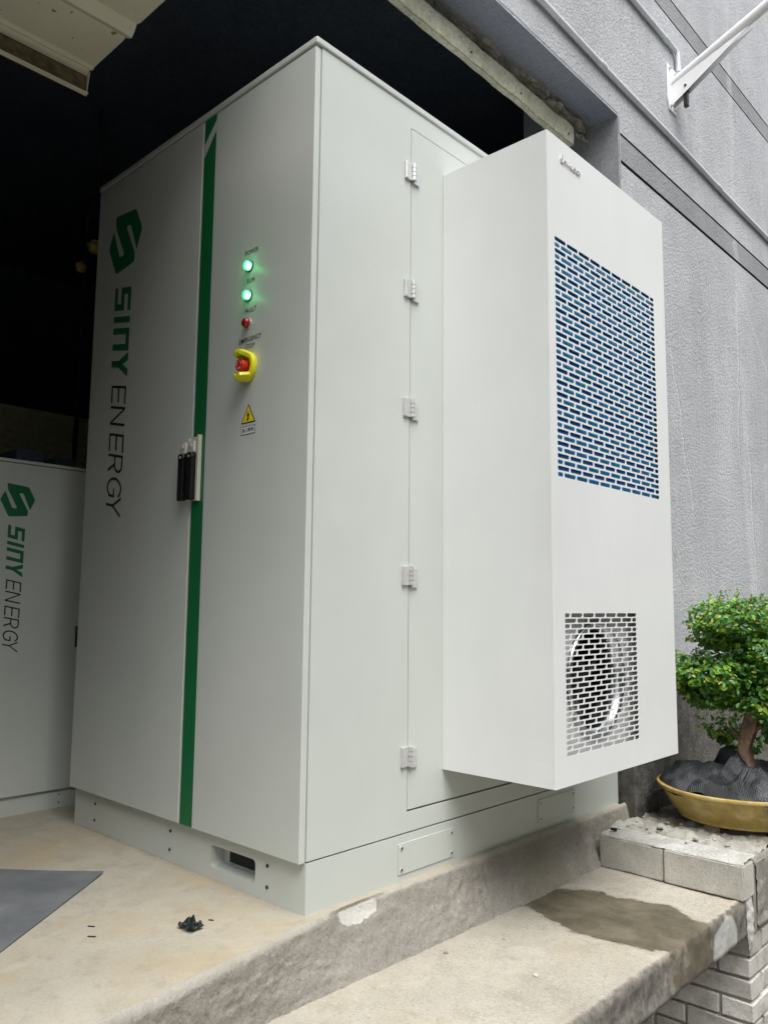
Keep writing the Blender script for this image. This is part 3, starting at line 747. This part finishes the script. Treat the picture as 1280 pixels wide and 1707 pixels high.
lamp(1.645, M_LED, True); lamp(1.561, M_LED, True); lamp(1.482, M_REDLENS, False)
def text(body, size, cx, z, mat, parent, name='lettering', ax='front', ext=0.0, sx=1.0, xpos=None):
    cu = bpy.data.curves.new(name, 'FONT'); cu.body = body; cu.size = size; cu.align_x = 'CENTER'; cu.align_y = 'CENTER'; cu.resolution_u = 2
    cu.extrude = ext; cu.offset = .0 if ext else size*.010; cu.space_character = 1.08
    tmp = bpy.data.objects.new('tmp', cu); C.objects.link(tmp)
    bpy.context.view_layer.update()
    me = bpy.data.meshes.new_from_object(tmp.evaluated_get(bpy.context.evaluated_depsgraph_get()))
    bpy.data.objects.remove(tmp)
    me.materials.clear(); me.materials.append(mat)
    o = bpy.data.objects.new(name, me); C.objects.link(o); o.parent = parent
    if ax == 'front': me.transform(Matrix.Translation((cx, yf-.0002, z)) @ Matrix.Rotation(PI/2, 4, 'X') @ Matrix.Scale(sx, 4, (1, 0, 0)))
    else: me.transform(Matrix.Translation((xpos, cx, z)) @ Matrix.Rotation(PI/2, 4, 'Z') @ Matrix.Rotation(PI/2, 4, 'X') @ Matrix.Scale(sx, 4, (1, 0, 0)))
    off = Vector(parent.get('_o', (0, 0, 0))); me.transform(Matrix.Translation(-off))
    return o
text('POWER', .019, -.250, 1.686, M_BLACKTXT, rdoor, sx=.85)
text('RUN', .0185, -.250, 1.603, M_BLACKTXT, rdoor, sx=.85)
text('FAULT', .019, -.248, 1.518, M_BLACKTXT, rdoor, sx=.85)
text('EMERGENCY', .019, -.246, 1.436, M_BLACKTXT, rdoor, sx=.85)
text('STOP', .019, -.246, 1.416, M_BLACKTXT, rdoor, sx=.85)
# emergency stop with yellow collar
ex, ez = -.247, 1.357
es = MB().cyl((ex, -TD, ez), (ex, -TD-.014, ez), .013, n=24).cyl((ex, -TD-.013, ez), (ex, -TD-.034, ez), .0175, .0165, n=28).build('emergency_button', M_RED, rdoor, bevel=.002, smooth=40)
mb = MB()
for a0 in range(3):
    for i in range(6):
        p = a0*2*PI/3+i*.22; q = p+.22; ri, ro = .0085, .0108
        mb.poly([(ex+r*math.cos(a), -TD-.0343, ez+r*math.sin(a)) for r, a in ((ri, p), (ro, p), (ro, q), (ri, q))])
mb.build('arrow_ring', M_WHITEST, es)
bm = bmesh.new()
def gring(r, y, a): return (ex+r*math.cos(a), -TD-y, ez+r*math.sin(a)*1.12)
segs = []
for (a0, a1) in ((math.radians(-138), math.radians(132)),):
    n = 44; prev = None
    for i in range(n+1):
        a = a0+(a1-a0)*i/n
        # front lip is cut away on the open side, tall at top and bottom
        dg = abs(math.degrees(a)); tt = max(0, min(1, (dg-38)/22)); dep = .017+.026*tt*tt*(3-2*tt)-.010*max(0, (dg-105)/30)
        cross = [gring(.037, .0005, a), gring(.039, dep*.6, a), gring(.036, dep, a), gring(.027, dep+.001, a), gring(.025, dep-.004, a), gring(.031, .0005, a)]
        cur = [bm.verts.new(p) for p in cross]
        if prev:
            for k in range(6): bm.faces.new((prev[k], prev[(k+1) % 6], cur[(k+1) % 6], cur[k]))
        else: bm.faces.new(cur[::-1])
        prev = cur
    bm.faces.new(prev)
mb = MB(); mb.bm = bm
guard = mb.build('button_guard', M_YELLOW, rdoor, bevel=.001, smooth=45)
MB().cyl((ex, -TD, ez), (ex, -TD-.002, ez), .034, n=36).build('guard_base', M_YELLOW, rdoor)
# warning sticker
tx, tz = -.243, 1.203; hw, th_ = .031, .053
MB().poly([(tx-hw, yf, tz), (tx+hw, yf, tz), (tx, yf, tz+th_)], (0, -.0003, 0)).build('warning_triangle', M_BLACKTXT, rdoor)
MB().poly([(tx-hw+.005, yf-.0004, tz+.0028), (tx+hw-.005, yf-.0004, tz+.0028), (tx, yf-.0004, tz+th_-.006)], (0, -.0002, 0)).build('warning_triangle_fill', M_STICK, rdoor)
bolt = [(.002, .036), (-.008, .019), (-.001, .021), (-.004, .011), (-.007, .012), (-.002, .004), (.004, .013), (.001, .012), (.006, .026), (-.001, .024)]
mb = MB().poly([(tx+x, yf-.0007, tz+z) for x, z in bolt], (0, -.0002, 0)); bmesh.ops.triangulate(mb.bm, faces=[f for f in mb.bm.faces if len(f.verts) > 4]); mb.build('lightning_mark', M_BLACKTXT, rdoor)
lb = MB(); za, zb_ = 1.172, 1.195
lb.poly([(tx-.031, yf, za), (tx+.031, yf, za), (tx+.031, yf, zb_), (tx-.031, yf, zb_)], (0, -.0003, 0)); lb.build('warning_plate', M_BLACKTXT, rdoor)
MB().poly([(tx-.0295, yf-.0004, za+.0015), (tx+.0295, yf-.0004, za+.0015), (tx+.0295, yf-.0004, zb_-.0015), (tx-.0295, yf-.0004, zb_-.0015)], (0, -.0002, 0)).build('warning_plate_fill', M_WHITEST, rdoor)
o = text('当心触电', .0125, tx, (za+zb_)/2, M_BLACKTXT, rdoor); o.location.y -= .0008
# side door hinges
def hinge(z):
    y = SY0; h_ = .052
    r = MB().box(.0005, .0065, y-.030, y-.004, z-h_/2, z+h_/2).box(.0065, .010, y-.030, y-.021, z-h_/2, z+h_/2)
    ho = r.build('hinge', M_ZINC, sdoor, bevel=.0008, segs=1)
    MB().box(.0015, .007, y+.004, y+.031, z-h_/2-.006, z+h_/2-.006).build('hinge_leaf', M_ZINC, ho, bevel=.0008, segs=1)
    for k in range(4):
        a = z-h_/2+k*h_/4
        MB().cyl((.0095, y+.002, a+.0008), (.0095, y+.002, a+h_/4-.0008), .0072, n=16).build('hinge_knuckle', M_ZINC, ho, smooth=40)
for z in (1.978, 1.622, 1.274, .802, .318): hinge(z)
# second, smaller cabinet deeper in the room
sc = .552
cab2 = copy_tree(cab); cab2.scale = (sc, sc, sc); cab2.rotation_euler = (0, 0, PI/2); cab2.location = (-1.371, .369, 0)
cab2['label'] = 'smaller grey cabinet standing in the dim room at the left edge'
cab['group'] = cab2['group'] = 'grey energy cabinets'
for i, (y0, y1, h_) in enumerate(((-.255, -.15, .075), (-.11, -.02, .062))):
    o = MB().box(-1.75, -1.55, y0+.16, y1+.16, 1.2145, 1.2145+h_).build('junction_box', M_INWALL, bevel=.004)
    tag(o, ('left ' if i == 0 else 'right ')+'one of two small dark boxes on top of the smaller cabinet', 'box', 'dark boxes on the small cabinet')

# ------------------------------------------------------------------ air conditioner
A, Y1, Y2, ZA, ZB = .3656, .505, 1.239, .2638, 2.0314
ac = thing('air_conditioner', 'tall white cabinet air conditioner bolted to the side door of the cabinet', 'air conditioner', (.18, .87, ZA))
hs_ = MB(); th = .0015
hs_.box(.0012, A-.004, Y1, Y1+th, ZA, ZB).box(.0012, A-.004, Y2-th, Y2, ZA, ZB).box(.0012, A-.004, Y1+th, Y2-th, ZB-th, ZB).box(.0012, A-.004, Y1+th, Y2-th, ZA, ZA+th).box(.0012, .003, Y1+th, Y2-th, ZA+th, ZB-th)
hs_.build('housing', M_AC, ac)
fp = MB(); bm = fp.bm
mk = lambda y, z: (A, y, z)
def fullq(y0, y1, z0, z1): fp.poly([mk(y0, z0), mk(y1, z0), mk(y1, z1), mk(y0, z1)])
GZ0, GZ1, GU0, GU1 = 1.0639, 1.7374, .535, 1.1593
HZ0, HZ1, HU0, HU1 = .337, .7062, .5586, .9744
fullq(Y1, Y2, ZA, HZ0); fullq(Y1, HU0, HZ0, HZ1); fullq(HU1, Y2, HZ0, HZ1); fullq(Y1, Y2, HZ1, GZ0)
fullq(Y1, GU0, GZ0, GZ1); fullq(GU1, Y2, GZ0, GZ1); fullq(Y1, Y2, GZ1, ZB)
def grille(u0, u1, z0, z1, rows, nfull, top_full):
    p = (u1-u0)/(nfull+.5); rh = (z1-z0)/rows; web = .0068; sh = .0116 if rows == 40 else .0108
    for r in range(rows):
        a, b_ = z1-(r+1)*rh, z1-r*rh
        first_full = (r % 2 == 0) == top_full
        ws = [1]*nfull+[.5] if first_full else [.5]+[1]*nfull
        u = u0
        for k_ in ws:
            e = u+k_*p; hw_ = (e-u-web)/2
            holed_rect(bm, (u, e, a, b_), rrect((u+e)/2, (a+b_)/2, hw_, sh/2, .0042, 3), mk, (-.0015, 0, 0))
            u = e
grille(GU0, GU1, GZ0, GZ1, 40, 9, True)
grille(HU0, HU1, HZ0, HZ1, 26, 6, False)
# returned edges of the front panel
for (ya, yb, za_, zb2) in ((Y1, Y1, ZA, ZB), (Y2, Y2, ZA, ZB)):
    fp.poly([(A, ya, za_), (A-.0045, ya-.0006 if ya == Y1 else ya+.0006, za_), (A-.0045, ya-.0006 if ya == Y1 else ya+.0006, zb2), (A, ya, zb2)])
fp.poly([(A, Y1, ZB), (A-.0045, Y1, ZB+.0006), (A-.0045, Y2, ZB+.0006), (A, Y2, ZB)]); fp.poly([(A, Y1, ZA), (A-.0045, Y1, ZA-.0006), (A-.0045, Y2, ZA-.0006), (A, Y2, ZA)])
fp.build('front_panel', M_AC, ac, normals=False)
# condenser coil behind the upper grille
co = MB().box(A-.030, A-.013, GU0-.02, GU1+.02, GZ0-.02, GZ1+.02).build('condenser_coil', M_COIL_BACK, ac)
rh = (GZ1-GZ0)/40; tb = MB()
for k_ in range(21):
    z = GZ0+rh*(.5+2*k_)+.002; tb.box(A-.0132, A-.007, GU0-.02, GU1+.02, z-.0090, z+.0080)
tb.build('coil_fins', M_COIL, co)
# fan compartment
fy, fz, fr = .791, .520, .155
FX = A-.040
bk = MB(); n = 48
ov = [bk.bm.verts.new((FX, fy+fr*math.cos(a*2*PI/n), fz+fr*math.sin(a*2*PI/n))) for a in range(n)]
def sq(a):
    c_, s_ = math.cos(a), math.sin(a); m_ = max(abs(c_), abs(s_)); return (FX, fy+c_/m_*.26, fz+s_/m_*.26)
qv = [bk.bm.verts.new(sq(a*2*PI/n)) for a in range(n)]
for i in range(n): bk.bm.faces.new((ov[i], ov[(i+1) % n], qv[(i+1) % n], qv[i]))
bk.build('fan_plate', M_AC, ac)
bm = bmesh.new(); rows = []
for r, x in ((fr+.008, FX+.001), (fr+.006, FX+.010), (fr, FX+.013), (fr-.010, FX+.008), (fr-.018, FX-.012), (fr-.020, FX-.05), (fr-.012, FX-.10)):
    rows.append([bm.verts.new((x, fy+r*math.cos(a*2*PI/64), fz+r*math.sin(a*2*PI/64))) for a in range(64)])
for a, b_ in zip(rows[:-1], rows[1:]):
    for i in range(64): bm.faces.new((a[i], a[(i+1) % 64], b_[(i+1) % 64], b_[i]))
mb = MB(); mb.bm = bm; mb.build('fan_ring', M_FANRING, ac, smooth=60)
MB().box(FX-.16, FX-.155, fy-.25, fy+.25, fz-.22, fz+.2).build('fan_chamber', M_DARK, ac)
MB().cyl((FX-.12, fy, fz), (FX-.045, fy, fz), .05, .045, n=28).build('fan_hub', M_BLACK, ac, smooth=40)
for k_ in range(7):
    a = k_*2*PI/7; mb = MB(); da = .42
    pts = []
    for rr_, aa, xx in ((.045, a, -.095), (.128, a-.05, -.09), (.128, a+da, -.055), (.045, a+da*.8, -.065)):
        pts.append((FX+xx, fy+rr_*math.cos(aa), fz+rr_*math.sin(aa)))
    mb.poly(pts, (.002, 0, 0)); mb.build('fan_blade', M_BLACK, ac)
# partition so the coil and the fan do not see each other
MB().box(.005, A-.002, Y1+.003, Y2-.003, .86, .865).build('baffle', M_AC, ac)
# raised emblem
o = text('Envicool', .031, .628, 1.974, M_ZINC, ac, 'emblem', 'side', .0016, .95, A+.0023)
# ------------------------------------------------------------------ things on the outer wall
def conduit(name, pts, r, label):
    c_ = thing(name, label, 'conduit', pts[0], 'white conduits on the grey wall')
    MB().tube(pts, r, 12).build('pipe', M_PVC, c_, smooth=50)
    return c_
pts = [(XW+.012, -3+i*.25, 2.862-.022*max(0, (-3+i*.25-.9))*.9+.003*math.sin(i*1.3)) for i in range(40)]
c1 = conduit('wall_conduit', pts, .0115, 'long white conduit running just above the head of the door opening')
for y in (.2, 1.42, 2.62, 3.9): MB().cyl((XW+.012, y-.022, 2.862-.0198*max(0, y-.9)), (XW+.012, y+.022, 2.862-.0198*max(0, y+.0-.9)), .0138, n=14).build('coupling', M_PVC, c1, smooth=50)
pts = [(XW+.012, -3, 3.315), (XW+.012, 0, 3.312), (XW+.012, 1.6, 3.308), (XW+.012, 2.085, 3.308), (XW+.013, 2.14, 3.306), (XW+.016, 2.150, 3.295), (XW+.02, 2.150, 3.20)]
c2 = conduit('wall_conduit', pts, .0115, 'upper white conduit that bends down behind the foot of the white pole arm')
MB().cyl((XW+.012, 2.02, 3.308), (XW+.012, 2.06, 3.308), .014, n=14).build('coupling', M_PVC, c2, smooth=50)
arm = thing('pole_arm', 'white tubular pole arm bolted to the wall at the upper right', 'bracket', (XW, 2.10, 3.08))
Pa, Pb = Vector((XW+.004, 2.115, 3.128)), Vector((1.0, 2.115, 3.512))
MB().tube([Pa, Pa.lerp(Pb, .5), Pb], .0225, 24).build('pole', M_POLE, arm, smooth=50)
pp = [(2.055, 3.205), (2.155, 3.205), (2.155, 3.03), (2.14, 2.985), (2.07, 2.985), (2.055, 3.03)]
MB().poly([(XW+.001, y, z) for y, z in pp], (.006, 0, 0)).build('mounting_plate', M_POLE, arm, bevel=.001)
for yy in (2.098, 2.130):
    gp = [(XW+.007, 3.115), (XW+.007, 3.020), (XW+.030, 3.030), (XW+.36, 3.235)]
    MB().poly([(x, yy, z) for x, z in gp], (0, .003, 0)).build('gusset', M_POLE, arm, bevel=.0006)
for (y, z) in ((2.075, 3.185), (2.135, 3.185), (2.08, 3.005), (2.13, 3.005)):
    MB().cyl((XW+.007, y, z), (XW+.018, y, z), .007, n=6).cyl((XW+.017, y, z), (XW+.026, y, z), .0035, n=8).build('bolt', M_ZINC, arm)
MB().cyl((XW+.07, 2.094, 3.085), (XW+.07, 2.137, 3.085), .006, n=10).build('cross_bolt', M_SCREW, arm)
MB().box(XW+.055, XW+.075, 2.105, 2.125, 2.99, 3.07).build('cable_gland', M_BLACK, arm, bevel=.003)

# ------------------------------------------------------------------ canopy sheet
can = thing('sheet_canopy', 'cream profiled steel sheet with a rusty lip overhead at the upper left', 'canopy', (-.4, -1, 2.28))
prof = [(-.707, 2.275), (-.690, 2.288), (-.672, 2.278), (-.66, 2.284), (-.500, 2.284), (-.484, 2.287), (-.468, 2.276), (-.448, 2.268), (-.434, 2.282), (-.425, 2.296), (-.405, 2.290), (-.30, 2.290), (-.14, 2.290), (-.125, 2.276), (-.108, 2.268), (-.095, 2.282), (-.085, 2.295), (.0, 2.290), (.12, 2.29), (.25, 2.29), (.265, 2.276), (.29, 2.268), (.31, 2.295), (.45, 2.29)]
bm = bmesh.new(); rows = []
for y in (-.300, -.304, -.45, -.7, -1.1, -1.49):
    rows.append([bm.verts.new((x, y, z-.0015*(y == -.300))) for x, z in prof])
for a, b_ in zip(rows[:-1], rows[1:]):
    for i in range(len(prof)-1): bm.faces.new((a[i], a[i+1], b_[i+1], b_[i]))
mb = MB(); mb.bm = bm; o = mb.build('sheet', M_SHEET, can, smooth=25)
sm = o.modifiers.new('s', 'SOLIDIFY'); sm.thickness = .003; sm.offset = 1
MB().poly([(-.709, -.300, 2.274), (-.707, -.300, 2.212), (-.707, -1.49, 2.212), (-.709, -1.49, 2.274)], (-.003, 0, 0)).build('lip', M_SHEETDIRT, can)
MB().poly([(-.7065, -.3, 2.212), (-.7065, -1.49, 2.212), (-.692, -1.49, 2.214), (-.692, -.3, 2.214)], (0, 0, .003)).build('lip_return', M_SHEET, can)
MB().poly([(-.706, -.2985, 2.212), (-.690, -.2985, 2.280), (-.706, -.2985, 2.276)], (0, -.002, 0)).build('end_cap', M_SHEET, can)

# ------------------------------------------------------------------ brass fittings in the dark
vp = thing('valve_pipe', 'thin dark pipe with two round brass valves deep in the unlit room', 'pipe', (-2.5, .58, 0))
MB().tube([(-2.5, .58, 0), (-2.5, .58, 2.75), (-2.5, .63, 2.9), (-2.5, .63, 3.4)], .012, 10).build('pipe', M_PIPEDK, vp, smooth=50)
for (y, z, r) in ((.545, 2.47, .03), (.615, 2.60, .04)):
    bm = bmesh.new(); bmesh.ops.create_uvsphere(bm, u_segments=18, v_segments=12, radius=r)
    for v in bm.verts: v.co = Vector((-2.47, y, z))+Vector((v.co.x*.6, v.co.y, v.co.z))*(1+.1*math.sin(v.co.z*200))
    mb = MB(); mb.bm = bm; mb.build('valve', M_BRASS, vp, smooth=50)

# ------------------------------------------------------------------ things on the floor and ledge
corner = Vector((-.603, -.182, 0)); ea = Vector((-.797, -.604, 0)); eb = Vector((.618, -.786, 0))
ea = (ea-eb*ea.dot(eb)).normalized(); bm = bmesh.new(); rows = []
for j in range(13):
    rows.append([bm.verts.new(corner+ea*(1.1*i/12)+eb*(.85*j/12)+Vector((0, 0, .0045+.002*noise.noise(Vector((i*.6, j*.6, 0))) + (.004 if i == 0 and j == 0 else 0)))) for i in range(13)])
for a, b_ in zip(rows[:-1], rows[1:]):
    for i in range(12): bm.faces.new((a[i], a[i+1], b_[i+1], b_[i]))
mb = MB(); mb.bm = bm; o = mb.build('floor_mat', M_MAT); sm = o.modifiers.new('s', 'SOLIDIFY'); sm.thickness = .003; sm.offset = -1
tag(o, 'dark grey sheet lying on the floor at the lower left edge', 'mat')
# crumpled black scrap
bm = bmesh.new(); rows = []
for j in range(9):
    r = []
    for i in range(11):
        u, v = i/10-.5, j/8-.5; p = Vector((u*5, v*5, 1.7))
        r.append(bm.verts.new((-.128+u*.050+.007*noise.noise(p), -.225+v*.040+.007*noise.noise(p+Vector((9, 0, 0))), .008+.022*max(0, noise.noise(p*.8)+.25)*(1-abs(u)))))
    rows.append(r)
for a, b_ in zip(rows[:-1], rows[1:]):
    for i in range(10): bm.faces.new((a[i], a[i+1], b_[i+1], b_[i]))
mb = MB(); mb.bm = bm; m_scrap = simple('glossy_black_scrap', (.012, .018, .018), .18)
o = mb.build('plastic_scrap', m_scrap); sm = o.modifiers.new('s', 'SOLIDIFY'); sm.thickness = .0015
tag(o, 'crumpled glossy black plastic scrap on the floor in front of the cabinet', 'scrap')
for i, (x, y, a, l, lab) in enumerate(((-.295, -.373, .6, .016, 'tiny dark sliver on the floor nearer the sheet, upper of two'), (-.242, -.399, .7, .018, 'tiny dark sliver on the floor, lower of the two near the sheet'), (-.165+.03, -.165, .5, .012, 'tiny dark sliver just behind the crumpled black scrap'))):
    o = MB().box(-l/2, l/2, -.0016, .0016, 0, .002).build('metal_sliver', M_SCREW); o.location = (x, y, .0002); o.rotation_euler = (0, 0, a)
    tag(o, lab, 'debris', 'tiny slivers on the floor')
for i, (x, y, lab) in enumerate(((.087, .761, 'small dark chip on the ledge close to the kerb'), (.188, .53, 'small dark chip on the dry ledge beside the wet stain'), (.359, .415, 'small pale chip in the middle of the dry ledge'), (.13, .36, 'small dark chip on the ledge nearest the chipped kerb'))):
    o = stone(.006, M_MORTAR if i == 2 else M_DKSLAB, 'stone_chip'); o.location = (x, y, -.147); tag(o, lab, 'debris', 'small chips on the ledge')
o = MB().tube([(-.010, 0, 0), (.010, .003, 0)], .005, 10).build('dark_plug', M_BLACK); o.location = (.105, 1.30, -.030); o.rotation_euler = (0, 0, -.3)
tag(o, 'short black plug lying on the mortar above the left concrete block', 'debris', 'short black plugs on the platform')
o = MB().tube([(-.010, 0, 0), (.010, .003, 0)], .005, 10).build('dark_plug', M_BLACK); o.location = (.205, 1.44, -.036); o.rotation_euler = (0, 0, .6)
tag(o, 'short black plug lying in the rubble just in front of the pot', 'debris', 'short black plugs on the platform')

# ------------------------------------------------------------------ pot, net, bonsai
PC = Vector((.352, 1.785, 0)); PR = .283
pot = thing('bonsai_pot', 'wide shallow yellow glazed pot standing on small clay feet', 'pot', (PC.x, PC.y, -.05))
def lathe(prof, n=72, sx=1.0, sy=1.0):
    bm = bmesh.new(); rows = []
    for r, z in prof: rows.append([bm.verts.new((PC.x+r*sx*math.cos(a*2*PI/n), PC.y+r*sy*math.sin(a*2*PI/n), z)) for a in range(n)])
    for a, b_ in zip(rows[:-1], rows[1:]):
        for i in range(n): bm.faces.new((a[i], a[(i+1) % n], b_[(i+1) % n], b_[i]))
    bm.faces.new(rows[0][::-1]); mb = MB(); mb.bm = bm; return mb
pr = [(.185, -.030), (.205, -.030), (.212, -.026), (.212, -.018), (.222, -.008), (.240, .015), (.256, .040), (.268, .062), (.272, .068), (.281, .070), (.285, .076), (.283, .083), (.276, .085), (.266, .082), (.256, .06), (.2, .02), (.05, .015)]
lathe(pr).build('pot_body', M_GLAZE, pot, smooth=50)
for k_ in range(4):
    a = math.radians(-100+k_*90); c_ = Vector((PC.x+.175*math.cos(a), PC.y+.175*math.sin(a), 0))
    rough_block(c_.x-.028, c_.x+.028, c_.y-.02, c_.y+.02, -.055, -.0295, .003, .012).build('pot_foot', M_CLAY, pot, smooth=50)
MB().cyl((PC.x, PC.y, .03), (PC.x, PC.y, .066), .215, .245, n=40).build('soil', M_BARK, pot)
# shade net crumpled over the soil
bm = bmesh.new(); uvl = bm.loops.layers.uv.new('UVMap'); rows = []; NA, NR = 260, 70
for j in range(NR+1):
    r = []
    for i in range(NA):
        th = i/NA*2*PI; rr_ = j/NR
        over = .262+.012*noise.noise(Vector((math.cos(th)*2, math.sin(th)*2, 3)))
        drape = max(0, math.cos(th-math.radians(-38)))**20*.035 + max(0, math.cos(th-math.radians(195)))**6*.05
        R0 = (over+drape)*rr_
        x = R0*math.cos(th); y = R0*math.sin(th)
        p = Vector((x*11, y*11, 0))
        w2 = p+Vector((noise.noise(p*.7), noise.noise(p*.7+Vector((4, 4, 4))), 0))*1.2; fold = .045*noise.noise(w2*.75+Vector((2, 1, 0)))*1.3+.15*max(0, .30-abs(noise.noise(w2*.42+Vector((2, 1, 0)))))+.02+(.5-abs(noise.noise(w2*1.1)))*.022+noise.noise(p*3)*.009-.032
        dome = .12*max(0, 1-(R0/.27)**2)**.8
        z = .078+dome*.75+fold*(1-.75*rr_**4)*1.05-.012
        if R0 > .258: z = min(z, .093-(R0-.270)*1.7) if R0 > .27 else min(z, .096)
        tw = .014*noise.noise(p+Vector((7, 7, 7)))
        X = max(.064, PC.x+x+tw)
        r.append(bm.verts.new((X, PC.y+y+tw, z)))
    rows.append(r)
for j in range(NR):
    for i in range(NA):
        f = bm.faces.new((rows[j][i], rows[j][(i+1) % NA], rows[j+1][(i+1) % NA], rows[j+1][i]))
        for l, (jj, ii) in zip(f.loops, ((j, i), (j, i+1), (j+1, i+1), (j+1, i))):
            th = ii/NA*2*PI; l[uvl].uv = (jj/NR*math.cos(th)+.5+.0, jj/NR*math.sin(th)+.5)
mb = MB(); mb.bm = bm; net = mb.build('shade_net', M_NET, smooth=80)
tag(net, 'crumpled black shade net bundled over the soil of the yellow pot', 'net')
# net edge hangs into the gap between pot and wall
# bonsai
tree = thing('bonsai_tree', 'small bonsai with dense green leaf pads and a thick brown trunk', 'tree', (.37, 1.80, .1))
tp = [(.385, 1.80, .05), (.378, 1.80, .14), (.372, 1.80, .22), (.392, 1.80, .29), (.415, 1.81, .36), (.402, 1.82, .43), (.385, 1.82, .52), (.39, 1.82, .60)]
MB().tube(tp, [.038, .028, .023, .026, .021, .018, .014, .008], 18, jit=.5).build('trunk', M_BARK, tree, smooth=70)
br = [([(.41, 1.81, .34), (.35, 1.77, .40), (.28, 1.76, .43), (.20, 1.76, .45)], .015), ([(.405, 1.82, .42), (.46, 1.83, .47), (.53, 1.84, .50)], .014),
      ([(.385, 1.82, .52), (.32, 1.80, .60), (.26, 1.80, .64)], .010), ([(.39, 1.82, .55), (.47, 1.80, .62), (.55, 1.8, .66)], .010),
      ([(.39, 1.80, .27), (.44, 1.80, .30), (.48, 1.82, .29)], .010), ([(.375, 1.80, .22), (.31, 1.86, .26), (.26, 1.90, .27)], .007), ([(.35, 1.77, .40), (.33, 1.70, .44), (.30, 1.66, .46)], .008)]
for pts, r in br: MB().tube(pts, [r*(1-.6*i/(len(pts)-1)) for i in range(len(pts))], 8, jit=.3).build('branch', M_BARK, tree, smooth=70)
pads = [((.375, 1.79, .66), (.165, .15, .095), 3000), ((.29, 1.79, .60), (.09, .10, .05), 700), ((.21, 1.75, .455), (.105, .12, .085), 1700), ((.33, 1.72, .455), (.10, .10, .08), 1300),
        ((.48, 1.80, .56), (.13, .13, .09), 1700), ((.56, 1.82, .65), (.12, .12, .09), 1300), ((.50, 1.80, .43), (.10, .10, .07), 800), ((.475, 1.82, .29), (.055, .06, .09), 420), ((.255, 1.90, .255), (.085, .05, .06), 260), ((.33, 1.93, .20), (.08, .04, .05), 160), ((.40, 1.80, .50), (.13, .10, .09), 1300), ((.36, 1.76, .385), (.085, .07, .045), 420), ((.45, 1.77, .37), (.07, .07, .05), 380), ((.53, 1.78, .33), (.06, .06, .06), 300), ((.52, 1.86, .27), (.08, .06, .10), 700), ((.27, 1.74, .385), (.10, .08, .045), 600)]
bm = bmesh.new()
def leaf(p, nrm, s):
    n_ = nrm.normalized(); a = n_.orthogonal().normalized()
    a = (Matrix.Rotation(random.random()*6.28, 3, n_) @ a); b_ = n_.cross(a)
    cup = n_*s*.12
    pts = [p-a*s*.55, p-a*s*.15+b_*s*.36+cup, p+a*s*.3+b_*s*.30+cup, p+a*s*.55, p+a*s*.3-b_*s*.30+cup, p-a*s*.15-b_*s*.36+cup]
    v = [bm.verts.new(q) for q in pts]
    bm.faces.new((v[0], v[3], v[2], v[1])); bm.faces.new((v[0], v[5], v[4], v[3]))
for c_, rd, n in pads:
    c_ = Vector(c_)
    for k_ in range(n):
        d_ = Vector((random.gauss(0, 1), random.gauss(0, 1), random.gauss(0, 1))).normalized()
        wob = 1+.28*noise.noise(d_*2.3+c_*5)+.16*noise.noise(d_*6+c_*9)
        if d_.z < -.2: wob *= .75
        rad = (random.random()**.30)*wob*1.06
        p = c_+Vector((d_.x*rd[0], d_.y*rd[1], d_.z*rd[2]))*rad
        if p.x < .07: continue
        if noise.noise(p*26) < -.34: continue
        nn = d_*.5+Vector((.25, -.35, .8))+Vector((random.gauss(0, .5), random.gauss(0, .5), random.gauss(0, .5)))
        leaf(p, nn, random.choice((random.uniform(.010, .018), random.uniform(.016, .027))))
    for k_ in range(max(6, n//70)):   # sprigs that poke out
        d_ = Vector((random.gauss(0, 1), random.gauss(0, 1), abs(random.gauss(0, 1))+.3)).normalized()
        base = c_+Vector((d_.x*rd[0], d_.y*rd[1], d_.z*rd[2]))*1.0
        for q in range(6): leaf(base+d_*(.007*q)+Vector((random.gauss(0, .004),)*3), Vector((random.gauss(0, 1), -1, 1)), random.uniform(.010, .016))
mb = MB(); mb.bm = bm; mb.build('foliage', M_LEAF, tree, kind='stuff', normals=False)

for o in bpy.data.objects:
    if '_o' in o: del o['_o']
